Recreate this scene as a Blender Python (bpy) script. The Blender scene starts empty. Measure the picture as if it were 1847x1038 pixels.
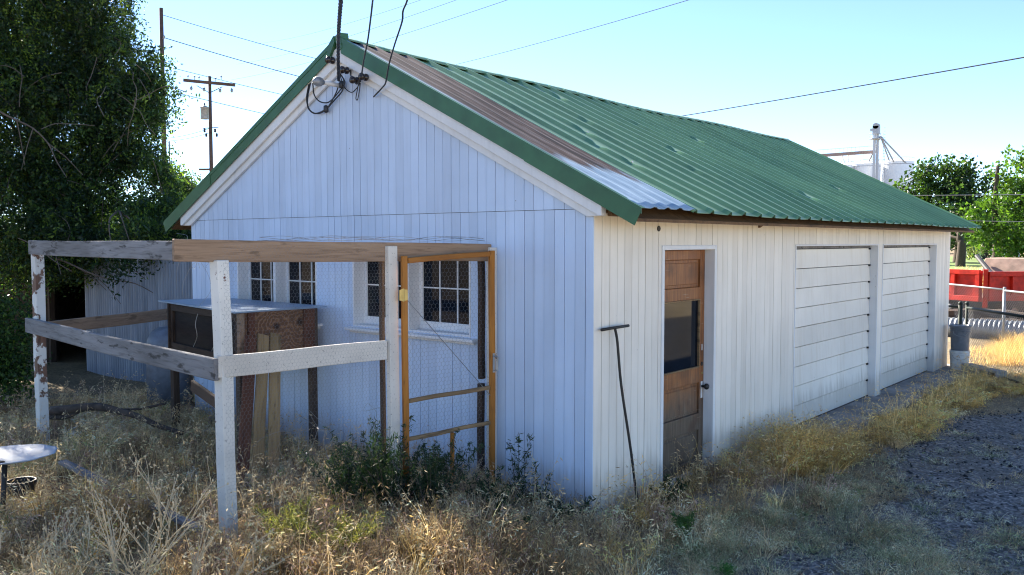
import bpy, math, random
import numpy as np
from mathutils import Vector, Matrix

random.seed(7)
rng = np.random.default_rng(11)
SC = bpy.context.scene
COL = SC.collection
R = math.radians

# ---------------------------------------------------------------- camera
FPX, PIT, YAW = 1543.2, 0.0538, 0.7027
CAM = Vector((3.7908, -5.453, 2.2))
cd = bpy.data.cameras.new("camera")
cd.sensor_width = 36.0
cd.lens = 36.0 * FPX / 1847.0
cd.clip_start = 0.05
cd.clip_end = 6000
cam = bpy.data.objects.new("camera", cd)
cam.location = CAM
cam.rotation_euler = (math.pi / 2 - PIT, 0, YAW)
COL.objects.link(cam)
SC.camera = cam
FW = Vector((-math.sin(YAW) * math.cos(PIT), math.cos(YAW) * math.cos(PIT), -math.sin(PIT)))
RT = Vector((math.cos(YAW), math.sin(YAW), 0))
UP = RT.cross(FW)


def at(px, py, d):
    """point at depth d (metres along the view axis) that was measured at photo pixel px, py"""
    return CAM + (FW * FPX + RT * (px - 923.5) - UP * (py - 519.0)) * (d / FPX)


def ongable(px, py, out):
    """the same, where the view ray meets the plane standing out metres in front of the gable"""
    d = at(px, py, 1.0) - CAM
    return CAM + d * ((-out - CAM.y) / d.y)


# ---------------------------------------------------------------- world, sun, exposure
SUN_AZ, SUN_EL = 76.0, 34.0     # degrees counter-clockwise from +Y, elevation
w = bpy.data.worlds.new("World")
SC.world = w
w.use_nodes = True
nt = w.node_tree
sky = nt.nodes.new("ShaderNodeTexSky")
sky.sky_type = 'NISHITA'
sky.sun_disc = False
sky.sun_elevation = R(SUN_EL)
sky.sun_rotation = R(360 - SUN_AZ)
sky.air_density = 0.6
sky.dust_density = 0.0
sky.ozone_density = 2.8
bg = nt.nodes["Background"]
bg.inputs["Strength"].default_value = 0.06
nt.links.new(sky.outputs[0], bg.inputs["Color"])

sd = bpy.data.lights.new("sun", 'SUN')
sd.energy = 4.0
sd.angle = R(0.5)
sd.color = (1.0, 0.91, 0.76)
sun = bpy.data.objects.new("sun", sd)
sdir = Vector((-math.sin(R(SUN_AZ)) * math.cos(R(SUN_EL)), math.cos(R(SUN_AZ)) * math.cos(R(SUN_EL)), math.sin(R(SUN_EL))))
sun.rotation_euler = sdir.to_track_quat('Z', 'Y').to_euler()
sun.location = (-20, 5, 30)
COL.objects.link(sun)
SC.view_settings.view_transform = 'Standard'
SC.view_settings.look = 'None'
SC.view_settings.gamma = 1
SC.view_settings.use_curve_mapping = False
SC.view_settings.exposure = 2.56
SC.render.engine = 'CYCLES'
SC.cycles.use_denoising = True
SC.cycles.denoiser = 'OPENIMAGEDENOISE'
SC.cycles.filter_width = 1.1
SC.cycles.max_bounces = 8
SC.cycles.diffuse_bounces = 4
SC.cycles.transparent_max_bounces = 8


# ---------------------------------------------------------------- material helpers
class NT:
    def __init__(self, name):
        self.m = bpy.data.materials.new(name)
        self.m.use_nodes = True
        self.t = self.m.node_tree
        self.b = self.t.nodes["Principled BSDF"]
        self.out = self.t.nodes["Material Output"]

    def n(self, kind, **kw):
        nd = self.t.nodes.new(kind)
        for k, v in kw.items():
            setattr(nd, k, v)
        return nd

    def l(self, a, b):
        self.t.links.new(a, b)

    def coord(self, scale=(1, 1, 1), rnd=True, which="Object"):
        tc = self.n("ShaderNodeTexCoord")
        mp = self.n("ShaderNodeMapping")
        mp.inputs["Scale"].default_value = scale
        self.l(tc.outputs[which], mp.inputs["Vector"])
        if rnd:
            oi = self.n("ShaderNodeObjectInfo")
            mu = self.n("ShaderNodeMath", operation='MULTIPLY')
            mu.inputs[1].default_value = 57.0
            self.l(oi.outputs["Random"], mu.inputs[0])
            self.l(mu.outputs[0], mp.inputs["Location"])
        return mp.outputs[0]

    def noise(self, vec, scale, detail=4, rough=0.55, dist=0.0):
        nd = self.n("ShaderNodeTexNoise")
        nd.inputs["Scale"].default_value = scale
        nd.inputs["Detail"].default_value = detail
        nd.inputs["Roughness"].default_value = rough
        nd.inputs["Distortion"].default_value = dist
        self.l(vec, nd.inputs["Vector"])
        return nd.outputs["Fac"]

    def ramp(self, fac, stops):
        nd = self.n("ShaderNodeValToRGB")
        el = nd.color_ramp.elements
        while len(el) < len(stops):
            el.new(0.5)
        for e, (p, c) in zip(el, stops):
            e.position = p
            if not hasattr(c, '__len__'):
                c = (c, c, c)
            e.color = (*c, 1)
        self.l(fac, nd.inputs["Fac"])
        return nd.outputs["Color"]

    def mix(self, fac, a, b, mode='MIX'):
        nd = self.n("ShaderNodeMix", data_type='RGBA', blend_type=mode)
        for sock, v in ((nd.inputs[0], fac), (nd.inputs[6], a), (nd.inputs[7], b)):
            if hasattr(v, 'is_output') or isinstance(v, bpy.types.NodeSocket):
                self.l(v, sock)
            elif hasattr(v, '__len__'):
                sock.default_value = (*v, 1)
            else:
                sock.default_value = v
        return nd.outputs[2]

    def bump(self, h, strength=0.3, dist=0.01):
        nd = self.n("ShaderNodeBump")
        nd.inputs["Strength"].default_value = strength
        nd.inputs["Distance"].default_value = dist
        self.l(h, nd.inputs["Height"])
        self.l(nd.outputs[0], self.b.inputs["Normal"])

    def set(self, color=None, rough=None, metal=None, spec=None):
        for v, k in ((color, "Base Color"), (rough, "Roughness"), (metal, "Metallic"), (spec, "Specular IOR Level")):
            if v is None:
                continue
            if isinstance(v, bpy.types.NodeSocket):
                self.l(v, self.b.inputs[k])
            elif hasattr(v, '__len__'):
                self.b.inputs[k].default_value = (*v, 1)
            else:
                self.b.inputs[k].default_value = v
        return self.m


def c_mul(c, k):
    return tuple(x * k for x in c)


def m_plain(name, col, rough=0.6, metal=0.0, var=0.25, scale=12, spec=None, bump=0.15):
    k = NT(name)
    v = k.coord()
    f = k.noise(v, scale, 5)
    col2 = k.ramp(f, [(0.3, c_mul(col, 1 - var)), (0.7, c_mul(col, 1 + var * 0.5))])
    k.set(col2, rough, metal, spec)
    if bump:
        k.bump(f, bump, 0.004)
    return k.m


def m_wood(name, a, b, dark, grain=(2.0, 30, 30), rough=0.75, knots=0.5):
    """bare board, grain runs along the object's local X"""
    k = NT(name)
    v = k.coord(grain)
    f = k.noise(v, 1.6, 8, 0.65, 0.6)
    c = k.ramp(f, [(0.28, b), (0.5, a), (0.72, c_mul(a, 1.15))])
    v2 = k.coord((1.6, 6, 6))
    f2 = k.noise(v2, 2.6, 3)
    kn = k.ramp(f2, [(0.60, 0.0), (0.67, knots)])
    c = k.mix(kn, c, dark)
    v3 = k.coord((0.7, 3, 3))
    f3 = k.noise(v3, 1.5, 4)
    st = k.ramp(f3, [(0.35, 0.0), (0.75, 0.55)])
    c = k.mix(st, c, dark)
    k.set(c, rough, 0, 0.25)
    k.bump(f, 0.5, 0.004)
    return k.m


def m_peel(name, paint, wood, amount=0.5, spots=0.0):
    """white painted board with flaking patches of bare wood"""
    k = NT(name)
    v = k.coord((1, 1, 1))
    f = k.noise(v, 5.0, 6, 0.65)
    v2 = k.coord((4, 40, 40))
    g = k.noise(v2, 1.5, 4)
    dirt = k.noise(v, 1.7, 5)
    pc = k.ramp(dirt, [(0.3, c_mul(paint, 0.72)), (0.62, paint)])
    wc = k.ramp(g, [(0.3, c_mul(wood, 0.5)), (0.7, wood)])
    mask = k.ramp(f, [(amount, 0.0), (amount + 0.03, 1.0)])
    c = k.mix(mask, pc, wc)
    if spots:
        sp = k.noise(v, 60, 2)
        c = k.mix(k.ramp(sp, [(0.66, 0.0), (0.7, spots)]), c, (0.03, 0.025, 0.02))
    k.set(c, 0.65, 0, 0.3)
    k.bump(mask, 0.6, 0.002)
    return k.m


def m_wall(name, base, stain, streak=0.35):
    """old board paint: rain streaks, grime in patches"""
    k = NT(name)
    v = k.coord((1, 1, 1), rnd=False)
    vs = k.coord((9, 9, 0.55), rnd=False)
    f = k.noise(v, 0.9, 5, 0.6)
    s = k.noise(vs, 1.6, 5, 0.6)
    c = k.ramp(f, [(0.3, c_mul(base, 0.86)), (0.65, base)])
    c = k.mix(k.ramp(s, [(0.5, 0.0), (0.8, streak)]), c, stain)
    sp = k.noise(v, 21, 4)
    c = k.mix(k.ramp(sp, [(0.735, 0.0), (0.76, 0.8)]), c, (0.10, 0.08, 0.065))
    # splashed mud: the lowest hand's breadth of the boards
    tc = k.n("ShaderNodeTexCoord")
    sx = k.n("ShaderNodeSeparateXYZ")
    k.l(tc.outputs["Object"], sx.inputs[0])
    ad = k.n("ShaderNodeMath", operation='ADD')
    k.l(sx.outputs["Z"], ad.inputs[0])
    mu = k.n("ShaderNodeMath", operation='MULTIPLY')
    mu.inputs[1].default_value = -0.5
    k.l(s, mu.inputs[0])
    k.l(mu.outputs[0], ad.inputs[1])
    c = k.mix(k.ramp(ad.outputs[0], [(0.0, 0.38), (0.16, 0.0)]), c, (0.36, 0.30, 0.23))
    ge = k.n("ShaderNodeNewGeometry")
    c = k.mix(1.0, c, k.ramp(ge.outputs["Random Per Island"], [(0.0, (0.89, 0.885, 0.88)), (0.5, (0.97, 0.97, 0.97)), (1.0, (1.0, 1.0, 1.0))]), 'MULTIPLY')
    k.set(c, 0.62, 0, 0.3)
    k.bump(k.noise(v, 70, 4), 0.12, 0.002)
    return k.m


M = {}
M['gable'] = m_wall("shade_blue_gable_paint", (0.62, 0.725, 0.89), (0.44, 0.48, 0.57), 0.3)  # white paint with the blue of the gable's shade mixed into its colour
M['side'] = m_wall("bounce_warm_side_paint", (0.88, 0.81, 0.705), (0.58, 0.49, 0.38), 0.35)  # white paint with warm ground bounce mixed into its colour
M['trim'] = m_wall("white_trim_paint", (0.78, 0.77, 0.76), (0.45, 0.42, 0.4), 0.3)
M['door_paint'] = m_wall("garage_door_paint", (0.86, 0.80, 0.70), (0.60, 0.49, 0.33), 0.4)
M['groove'] = m_plain("groove_shadow_board", (0.09, 0.08, 0.075), 0.9)
M['greentrim'] = m_plain("green_trim_metal", (0.030, 0.115, 0.045), 0.45, 0, 0.25, 5)
M['grey_beam'] = m_wood("weathered_grey_lumber", (0.24, 0.235, 0.24), (0.11, 0.105, 0.105), (0.025, 0.022, 0.02), knots=0.8)
M['brown_beam'] = m_wood("bare_brown_lumber", (0.34, 0.225, 0.145), (0.18, 0.11, 0.07), (0.06, 0.035, 0.02))
M['fascia'] = m_wood("rotten_brown_fascia", (0.17, 0.095, 0.045), (0.075, 0.04, 0.02), (0.015, 0.01, 0.008))
M['darkwood'] = m_wood("old_dark_wood", (0.075, 0.048, 0.034), (0.035, 0.022, 0.016), (0.012, 0.009, 0.007))
M['redwood'] = m_wood("red_brown_board", (0.13, 0.05, 0.028), (0.07, 0.028, 0.016), (0.02, 0.01, 0.008))
M['ochre'] = m_wood("ochre_old_board", (0.33, 0.22, 0.10), (0.17, 0.105, 0.05), (0.04, 0.026, 0.014))
M['orange'] = m_wood("orange_stained_pine", (0.46, 0.175, 0.026), (0.26, 0.09, 0.014), (0.09, 0.035, 0.01), grain=(1.6, 22, 22), rough=0.5)
M['orange_grey'] = m_wood("worn_orange_pine", (0.30, 0.19, 0.095), (0.15, 0.09, 0.05), (0.05, 0.03, 0.018))
M['peel'] = m_peel("flaking_white_post", (0.72, 0.70, 0.65), (0.2, 0.11, 0.075), 0.52)
M['peel_less'] = m_peel("chipped_white_post", (0.76, 0.73, 0.67), (0.17, 0.055, 0.035), 0.655, 0.4)
M['whiteboard'] = m_peel("dusty_white_board", (0.72, 0.66, 0.58), (0.3, 0.2, 0.14), 0.70, 0.5)
M['glass'] = m_plain("dark_window_glass", (0.005, 0.008, 0.014), 0.04, 0, 0.6, 3, spec=0.16, bump=0)
M['steel'] = m_plain("bright_steel", (0.45, 0.46, 0.46), 0.4, 0.8)
M['brass'] = m_plain("old_brass", (0.45, 0.33, 0.12), 0.4, 0.7)
M['darkmetal'] = m_plain("dark_metal", (0.035, 0.033, 0.032), 0.5, 0.5)
M['cable'] = m_plain("black_cable_sheath", (0.022, 0.025, 0.032), 0.5)
M['line'] = m_plain("weathered_line_wire", (0.05, 0.055, 0.06), 0.9, spec=0.05, bump=0)
M['wire'] = m_plain("galvanised_wire", (0.32, 0.33, 0.34), 0.45, 0.6)
M['mesh_wire'] = m_plain("netting_wire", (0.20, 0.21, 0.23), 0.6, 0.3, bump=0)
M['porcelain'] = m_plain("brown_porcelain", (0.025, 0.016, 0.014), 0.15)
M['greymetal'] = m_plain("grey_weatherhead", (0.28, 0.29, 0.31), 0.45, 0.3)
M['concrete'] = m_plain("stained_concrete", (0.27, 0.255, 0.24), 0.9, 0, 0.45, 3.5, bump=0.35)
M['block'] = m_plain("concrete_block", (0.33, 0.32, 0.31), 0.95, 0, 0.3, 30, bump=0.4)
M['greyplastic'] = m_plain("grey_bucket_plastic", (0.13, 0.145, 0.17), 0.4)
M['whiteplastic'] = m_plain("white_bucket_plastic", (0.70, 0.69, 0.66), 0.4)
M['red'] = m_plain("red_machine_paint", (0.50, 0.022, 0.010), 0.5, 0, 0.45, 5, spec=0.2)
M['pinkrust'] = m_plain("faded_rusty_steel", (0.33, 0.22, 0.17), 0.75, 0, 0.4, 4)
M['tyre'] = m_plain("black_tyre", (0.025, 0.024, 0.023), 0.85)
M['galv'] = m_plain("galvanised_steel", (0.30, 0.325, 0.35), 0.45, 0.55, 0.25, 8)
M['greenpipe'] = m_plain("dark_green_pipe", (0.02, 0.03, 0.028), 0.6, 0.0, spec=0.2)
M['silo'] = m_plain("white_silo_paint", (0.78, 0.80, 0.83), 0.35, 0.1, 0.06, 2)
M['silo_pale'] = m_plain('pale_grey_steel', (0.55, 0.57, 0.60), 0.5, 0.1)
M['silo_band'] = m_plain("silo_grey_steel", (0.42, 0.44, 0.47), 0.5, 0.2)
M['silo_rust'] = m_plain("rusty_conveyor_steel", (0.34, 0.25, 0.22), 0.6, 0.1)
M['pole'] = m_wood("utility_pole_wood", (0.13, 0.085, 0.065), (0.07, 0.045, 0.035), (0.03, 0.02, 0.015))
M['bark'] = m_plain("rough_bark", (0.075, 0.055, 0.043), 0.95, 0, 0.5, 14, bump=0.8)
M['twig'] = m_plain("bare_twig", (0.13, 0.098, 0.08), 0.9)
M['rock'] = m_plain("grey_rock", (0.22, 0.215, 0.22), 0.9, 0, 0.4, 10, bump=0.5)
M['blackpot'] = m_plain("black_plastic_pot", (0.02, 0.02, 0.022), 0.5)
M['dish'] = m_plain("chipped_white_enamel", (0.36, 0.43, 0.52), 0.4, 0, 0.2, 9)
M['lawn'] = m_plain("mown_lawn", (0.14, 0.20, 0.05), 0.9, 0, 0.4, 0.6)


def m_green_roof():
    k = NT("green_roof_metal")
    v = k.coord((0.25, 3.0, 0.25), rnd=False)
    f = k.noise(v, 2.0, 5)
    c = k.ramp(f, [(0.3, (0.066, 0.165, 0.085)), (0.7, (0.11, 0.25, 0.14))])
    v2 = k.coord((1, 1, 1), rnd=False)
    d = k.noise(k.coord((0.45, 7.0, 0.45), rnd=False), 1.3, 6, 0.65)
    c = k.mix(k.ramp(d, [(0.55, 0.0), (0.75, 0.08)]), c, (0.17, 0.28, 0.19))
    # grazing sun painted as pale stripes on the flat pans, raised ribs left dark
    tc = k.n("ShaderNodeTexCoord")
    sx = k.n("ShaderNodeSeparateXYZ")
    k.l(tc.outputs["Object"], sx.inputs[0])
    ma = k.n("ShaderNodeMath", operation='MULTIPLY_ADD')
    ma.inputs[1].default_value = 1 / 0.305
    ma.inputs[2].default_value = -0.77 / 0.305 + 20.5
    k.l(sx.outputs["Y"], ma.inputs[0])
    fr = k.n("ShaderNodeMath", operation='FRACT')
    k.l(ma.outputs[0], fr.inputs[0])
    pan = k.ramp(fr.outputs[0], [(0.0, 0.6), (0.32, 0.5), (0.38, 0.0), (0.62, 0.0), (0.68, 0.6)])
    c = k.mix(pan, c, (0.22, 0.33, 0.20))
    k.set(c, 0.42, 0.0, 0.5)
    k.bump(k.noise(v2, 3.0, 3), 0.25, 0.01)
    return k.m


def m_rust_roof():
    k = NT("rusty_roof_metal")
    v = k.coord((0.5, 16, 0.5), rnd=False)
    f = k.noise(v, 2.4, 9, 0.72, 0.4)
    c = k.ramp(f, [(0.42, (0.012, 0.009, 0.008)), (0.48, (0.045, 0.022, 0.017)), (0.54, (0.085, 0.054, 0.044)), (0.64, (0.19, 0.155, 0.14))])
    sx = k.n("ShaderNodeSeparateXYZ")
    tc = k.n("ShaderNodeTexCoord")
    k.l(tc.outputs["Object"], sx.inputs[0])
    vn = k.coord((0.8, 6, 0.8), rnd=False)
    g = k.noise(vn, 2.5, 5, 0.6)
    mm = k.n("ShaderNodeMath", operation='MULTIPLY_ADD')
    k.l(g, mm.inputs[0])
    mm.inputs[1].default_value = -1.1
    k.l(sx.outputs["X"], mm.inputs[2])
    m2 = k.n("ShaderNodeMath", operation='MULTIPLY_ADD')
    k.l(sx.outputs["Y"], m2.inputs[0])
    m2.inputs[1].default_value = -0.25
    k.l(mm.outputs[0], m2.inputs[2])
    fac = k.ramp(m2.outputs[0], [(0.0, 0.0), (0.001, 0.0)])
    mr = k.n("ShaderNodeMapRange")
    mr.inputs["From Min"].default_value = -1.02
    mr.inputs["From Max"].default_value = -0.80
    k.l(m2.outputs[0], mr.inputs["Value"])
    zinc = k.ramp(k.noise(k.coord((1, 8, 1), rnd=False), 3, 4), [(0.3, (0.17, 0.27, 0.38)), (0.7, (0.34, 0.45, 0.56))])
    # bare zinc edge next to the rake trim
    me = k.n("ShaderNodeMapRange")
    me.inputs["From Min"].default_value = 0.10
    me.inputs["From Max"].default_value = 0.02
    k.l(sx.outputs["Y"], me.inputs["Value"])
    mx = k.n("ShaderNodeMath", operation='MAXIMUM')
    k.l(mr.outputs[0], mx.inputs[0])
    k.l(me.outputs[0], mx.inputs[1])
    c = k.mix(mx.outputs[0], c, zinc)
    k.set(c, 0.6, 0.1, 0.4)
    k.bump(f, 0.4, 0.004)
    return k.m


def m_corr():
    k = NT("old_corrugated_steel")
    v = k.coord((3, 3, 0.5), rnd=False)
    f = k.noise(v, 2.0, 5)
    c = k.ramp(f, [(0.3, (0.17, 0.19, 0.23)), (0.7, (0.30, 0.33, 0.39))])
    k.set(c, 0.5, 0.3, 0.4)
    return k.m


def m_ply():
    k = NT("knotty_plywood")
    v = k.coord((1, 1, 1), rnd=False)
    nz = k.n("ShaderNodeTexNoise")
    nz.inputs["Scale"].default_value = 3.2
    nz.inputs["Detail"].default_value = 4
    k.l(v, nz.inputs["Vector"])
    ds = []
    for p in ((0.87, 0.0, 1.375), (0.87, 0.27, 1.40)):
        d = k.n("ShaderNodeVectorMath", operation='DISTANCE')
        d.inputs[1].default_value = p
        k.l(v, d.inputs[0])
        ds.append(d.outputs["Value"])
    mn = k.n("ShaderNodeMath", operation='MINIMUM')
    k.l(ds[0], mn.inputs[0])
    k.l(ds[1], mn.inputs[1])
    ma = k.n("ShaderNodeMath", operation='MULTIPLY_ADD')
    k.l(nz.outputs["Fac"], ma.inputs[0])
    ma.inputs[1].default_value = 0.75
    k.l(mn.outputs[0], ma.inputs[2])
    fr = k.n("ShaderNodeMath", operation='MULTIPLY')
    fr.inputs[1].default_value = 95
    k.l(ma.outputs[0], fr.inputs[0])
    si = k.n("ShaderNodeMath", operation='SINE')
    k.l(fr.outputs[0], si.inputs[0])
    c = k.ramp(si.outputs[0], [(0.0, (0.13, 0.06, 0.028)), (0.7, (0.20, 0.10, 0.048)), (1, (0.25, 0.13, 0.065))])
    f = k.noise(v, 7.0, 5)
    c = k.mix(k.ramp(f, [(0.45, 0.0), (0.75, 0.6)]), c, (0.10, 0.05, 0.03))
    c = k.mix(k.ramp(mn.outputs[0], [(0.02, 1.0), (0.05, 0.0)]), c, (0.03, 0.014, 0.009))
    k.set(c, 0.7, 0, 0.3)
    return k.m


def m_door():
    """varnish worn off towards the sill: orange brown above, grey bare wood below"""
    k = NT("worn_varnished_door")
    v = k.coord((30, 30, 2.0), rnd=False)
    f = k.noise(v, 1.4, 8, 0.65, 0.5)
    var = k.ramp(f, [(0.28, (0.13, 0.042, 0.013)), (0.55, (0.28, 0.105, 0.03)), (0.75, (0.38, 0.16, 0.05))])
    gr = k.ramp(f, [(0.28, (0.06, 0.042, 0.028)), (0.55, (0.135, 0.098, 0.068)), (0.75, (0.21, 0.165, 0.12))])
    tc = k.n("ShaderNodeTexCoord")
    sx = k.n("ShaderNodeSeparateXYZ")
    k.l(tc.outputs["Object"], sx.inputs[0])
    nn = k.noise(k.coord((2, 2, 2), rnd=False), 2.5, 5)
    mm = k.n("ShaderNodeMath", operation='MULTIPLY_ADD')
    k.l(nn, mm.inputs[0])
    mm.inputs[1].default_value = 0.6
    k.l(sx.outputs["Z"], mm.inputs[2])
    mr = k.n("ShaderNodeMapRange")
    mr.inputs["From Min"].default_value = 0.86
    mr.inputs["From Max"].default_value = 1.22
    k.l(mm.outputs[0], mr.inputs["Value"])
    c = k.mix(mr.outputs[0], gr, var)
    blot = k.noise(k.coord((1, 1, 1), rnd=False), 4.0, 5)
    c = k.mix(k.ramp(blot, [(0.5, 0.0), (0.7, 0.6)]), c, (0.075, 0.03, 0.014))
    vp = k.coord((1.5, 1.5, 25), rnd=False)
    k2 = k.noise(vp, 3, 6)
    c = k.mix(k.ramp(k2, [(0.66, 0.0), (0.72, 0.45)]), c, (0.45, 0.36, 0.27))
    k.set(c, 0.5, 0, 0.35)
    k.bump(f, 0.4, 0.003)
    return k.m


def m_ground():
    k = NT("dry_soil_and_litter")
    v = k.coord((1, 1, 1), rnd=False)
    a = k.noise(v, 1.2, 6, 0.65)
    b = k.noise(v, 22, 6, 0.7)
    c = k.ramp(a, [(0.32, (0.10, 0.075, 0.052)), (0.6, (0.25, 0.195, 0.13)), (0.8, (0.36, 0.28, 0.18))])
    c = k.mix(0.55, c, k.ramp(b, [(0.3, (0.05, 0.037, 0.026)), (0.65, (0.36, 0.29, 0.18))]))
    k.set(c, 0.95, 0, 0.15)
    k.bump(b, 0.6, 0.03)
    return k.m


def m_gravel():
    k = NT("dark_gravel")
    v = k.coord((1, 1, 1), rnd=False)
    vo = k.n("ShaderNodeTexVoronoi")
    vo.inputs["Scale"].default_value = 42
    k.l(v, vo.inputs["Vector"])
    sp = k.n("ShaderNodeSeparateColor")
    k.l(vo.outputs["Color"], sp.inputs[0])
    c = k.ramp(sp.outputs[0], [(0.1, (0.065, 0.064, 0.064)), (0.6, (0.145, 0.143, 0.143)), (0.92, (0.27, 0.255, 0.24)), (1, (0.38, 0.36, 0.33))])
    a = k.noise(v, 1.3, 5)
    c = k.mix(k.ramp(a, [(0.48, 0.0), (0.66, 0.65)]), c, (0.17, 0.145, 0.11))
    k.set(c, 0.9, 0, 0.25)
    k.bump(vo.outputs["Distance"], 0.55, 0.015)
    return k.m


def m_leaf(name, trans=0.45, rough=0.5):
    k = NT(name)
    at_ = k.n("ShaderNodeAttribute", attribute_name="tint")
    k.set(at_.outputs["Color"], rough, 0, 0.3)
    tr = k.n("ShaderNodeBsdfTranslucent")
    mixc = k.mix(1.0, at_.outputs["Color"], (1.25, 1.4, 0.6), 'MULTIPLY')
    k.l(mixc, tr.inputs["Color"])
    ms = k.n("ShaderNodeMixShader")
    ms.inputs[0].default_value = trans
    k.l(k.b.outputs[0], ms.inputs[1])
    k.l(tr.outputs[0], ms.inputs[2])
    k.l(ms.outputs[0], k.out.inputs["Surface"])
    return k.m


def m_straw():
    k = NT("dry_grass_blades")
    at_ = k.n("ShaderNodeAttribute", attribute_name="tint")
    k.set(at_.outputs["Color"], 0.6, 0, 0.25)
    tr = k.n("ShaderNodeBsdfTranslucent")
    k.l(at_.outputs["Color"], tr.inputs["Color"])
    ms = k.n("ShaderNodeMixShader")
    ms.inputs[0].default_value = 0.55
    k.l(k.b.outputs[0], ms.inputs[1])
    k.l(tr.outputs[0], ms.inputs[2])
    k.l(ms.outputs[0], k.out.inputs["Surface"])
    return k.m


M['green_roof'] = m_green_roof()
M['rust_roof'] = m_rust_roof()
M['corr'] = m_corr()
M['ply'] = m_ply()
M['door'] = m_door()
M['ground'] = m_ground()
M['gravel'] = m_gravel()
M['leaf'] = m_leaf("tree_leaves", 0.45, 0.36)
M['straw'] = m_straw()


# ---------------------------------------------------------------- geometry helpers
def link(o, parent=None):
    COL.objects.link(o)
    if parent is not None:
        o.parent = parent
    return o


def tag(o, label=None, cat=None, group=None, kind=None):
    for k_, v_ in (('label', label), ('category', cat), ('group', group), ('kind', kind)):
        if v_:
            o[k_] = v_
    return o


def thing(name, label, cat, loc=(0, 0, 0), group=None):
    o = bpy.data.objects.new(name, None)
    o.empty_display_size = 0.1
    o.location = loc
    link(o)
    return tag(o, label, cat, group)


def org_of(o):
    p = Vector((0, 0, 0))
    while o is not None:
        p += o.location
        o = o.parent
    return p


class MB:
    """collects faces in world coordinates; build() links ONE mesh object"""

    def __init__(self):
        self.v, self.f = [], []

    def face(self, pts):
        i = len(self.v)
        self.v += [tuple(p) for p in pts]
        self.f.append(tuple(range(i, i + len(pts))))

    def hexa(self, p):
        """eight corners: bottom ring 0-3, top ring 4-7"""
        i = len(self.v)
        self.v += [tuple(q) for q in p]
        for a in ((0, 3, 2, 1), (4, 5, 6, 7), (0, 1, 5, 4), (1, 2, 6, 5), (2, 3, 7, 6), (3, 0, 4, 7)):
            self.f.append(tuple(i + j for j in a))
        return self

    def box(self, a, b):
        x0, y0, z0 = a
        x1, y1, z1 = b
        x0, x1 = min(x0, x1), max(x0, x1)
        y0, y1 = min(y0, y1), max(y0, y1)
        z0, z1 = min(z0, z1), max(z0, z1)
        return self.hexa([(x0, y0, z0), (x1, y0, z0), (x1, y1, z0), (x0, y1, z0), (x0, y0, z1), (x1, y0, z1), (x1, y1, z1), (x0, y1, z1)])

    def prism(self, poly, off):
        """polygon extruded by the vector off"""
        off = Vector(off)
        n = len(poly)
        i = len(self.v)
        self.v += [tuple(Vector(p)) for p in poly] + [tuple(Vector(p) + off) for p in poly]
        self.f.append(tuple(range(i + n - 1, i - 1, -1)))
        self.f.append(tuple(range(i + n, i + 2 * n)))
        for j in range(n):
            k_ = (j + 1) % n
            self.f.append((i + j, i + k_, i + n + k_, i + n + j))
        return self

    def tube(self, pts, r, n=6, cap=True):
        pts = [Vector(p) for p in pts]
        rr = r if hasattr(r, '__len__') else [r] * len(pts)
        base = len(self.v)
        prev = None
        for j, p in enumerate(pts):
            d = (pts[min(j + 1, len(pts) - 1)] - pts[max(j - 1, 0)])
            if d.length < 1e-9:
                d = Vector((0, 0, 1))
            d.normalize()
            if prev is None:
                u = d.cross(Vector((0, 0, 1)) if abs(d.z) < 0.9 else Vector((1, 0, 0))).normalized()
            else:
                u = (prev - d * prev.dot(d)).normalized()
            prev = u
            v = d.cross(u)
            for q in range(n):
                a = 2 * math.pi * q / n
                self.v.append(tuple(p + (u * math.cos(a) + v * math.sin(a)) * rr[j]))
        for j in range(len(pts) - 1):
            for q in range(n):
                q2 = (q + 1) % n
                self.f.append((base + j * n + q, base + j * n + q2, base + (j + 1) * n + q2, base + (j + 1) * n + q))
        if cap:
            self.f.append(tuple(base + q for q in range(n - 1, -1, -1)))
            e = base + (len(pts) - 1) * n
            self.f.append(tuple(e + q for q in range(n)))
        return self

    def lathe(self, c, prof, n=24, axis='z'):
        """profile of (radius, height) about a vertical axis through c"""
        c = Vector(c)
        b = len(self.v)
        for (r, h) in prof:
            for q in range(n):
                a = 2 * math.pi * q / n
                if axis == 'z':
                    p = Vector((r * math.cos(a), r * math.sin(a), h))
                elif axis == 'y':
                    p = Vector((r * math.cos(a), h, r * math.sin(a)))
                else:
                    p = Vector((h, r * math.cos(a), r * math.sin(a)))
                self.v.append(tuple(c + p))
        for j in range(len(prof) - 1):
            for q in range(n):
                q2 = (q + 1) % n
                self.f.append((b + j * n + q, b + j * n + q2, b + (j + 1) * n + q2, b + (j + 1) * n + q))
        self.f.append(tuple(b + q for q in range(n - 1, -1, -1)))
        e = b + (len(prof) - 1) * n
        self.f.append(tuple(e + q for q in range(n)))
        return self

    def build(self, name, m, parent=None, smooth=False, bevel=0.0, label=None):
        o_ = org_of(parent) if parent is not None else Vector((0, 0, 0))
        me = bpy.data.meshes.new(name)
        me.from_pydata([(a - o_.x, b - o_.y, c - o_.z) for a, b, c in self.v], [], self.f)
        me.materials.append(m)
        me.update()
        if smooth:
            for p in me.polygons:
                p.use_smooth = True
        o = bpy.data.objects.new(name, me)
        link(o, parent)
        if bevel:
            bv = o.modifiers.new("bevel", 'BEVEL')
            bv.width = bevel
            bv.segments = 1
            bv.limit_method = 'ANGLE'
        if label:
            o['label'] = label
        return o


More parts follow.
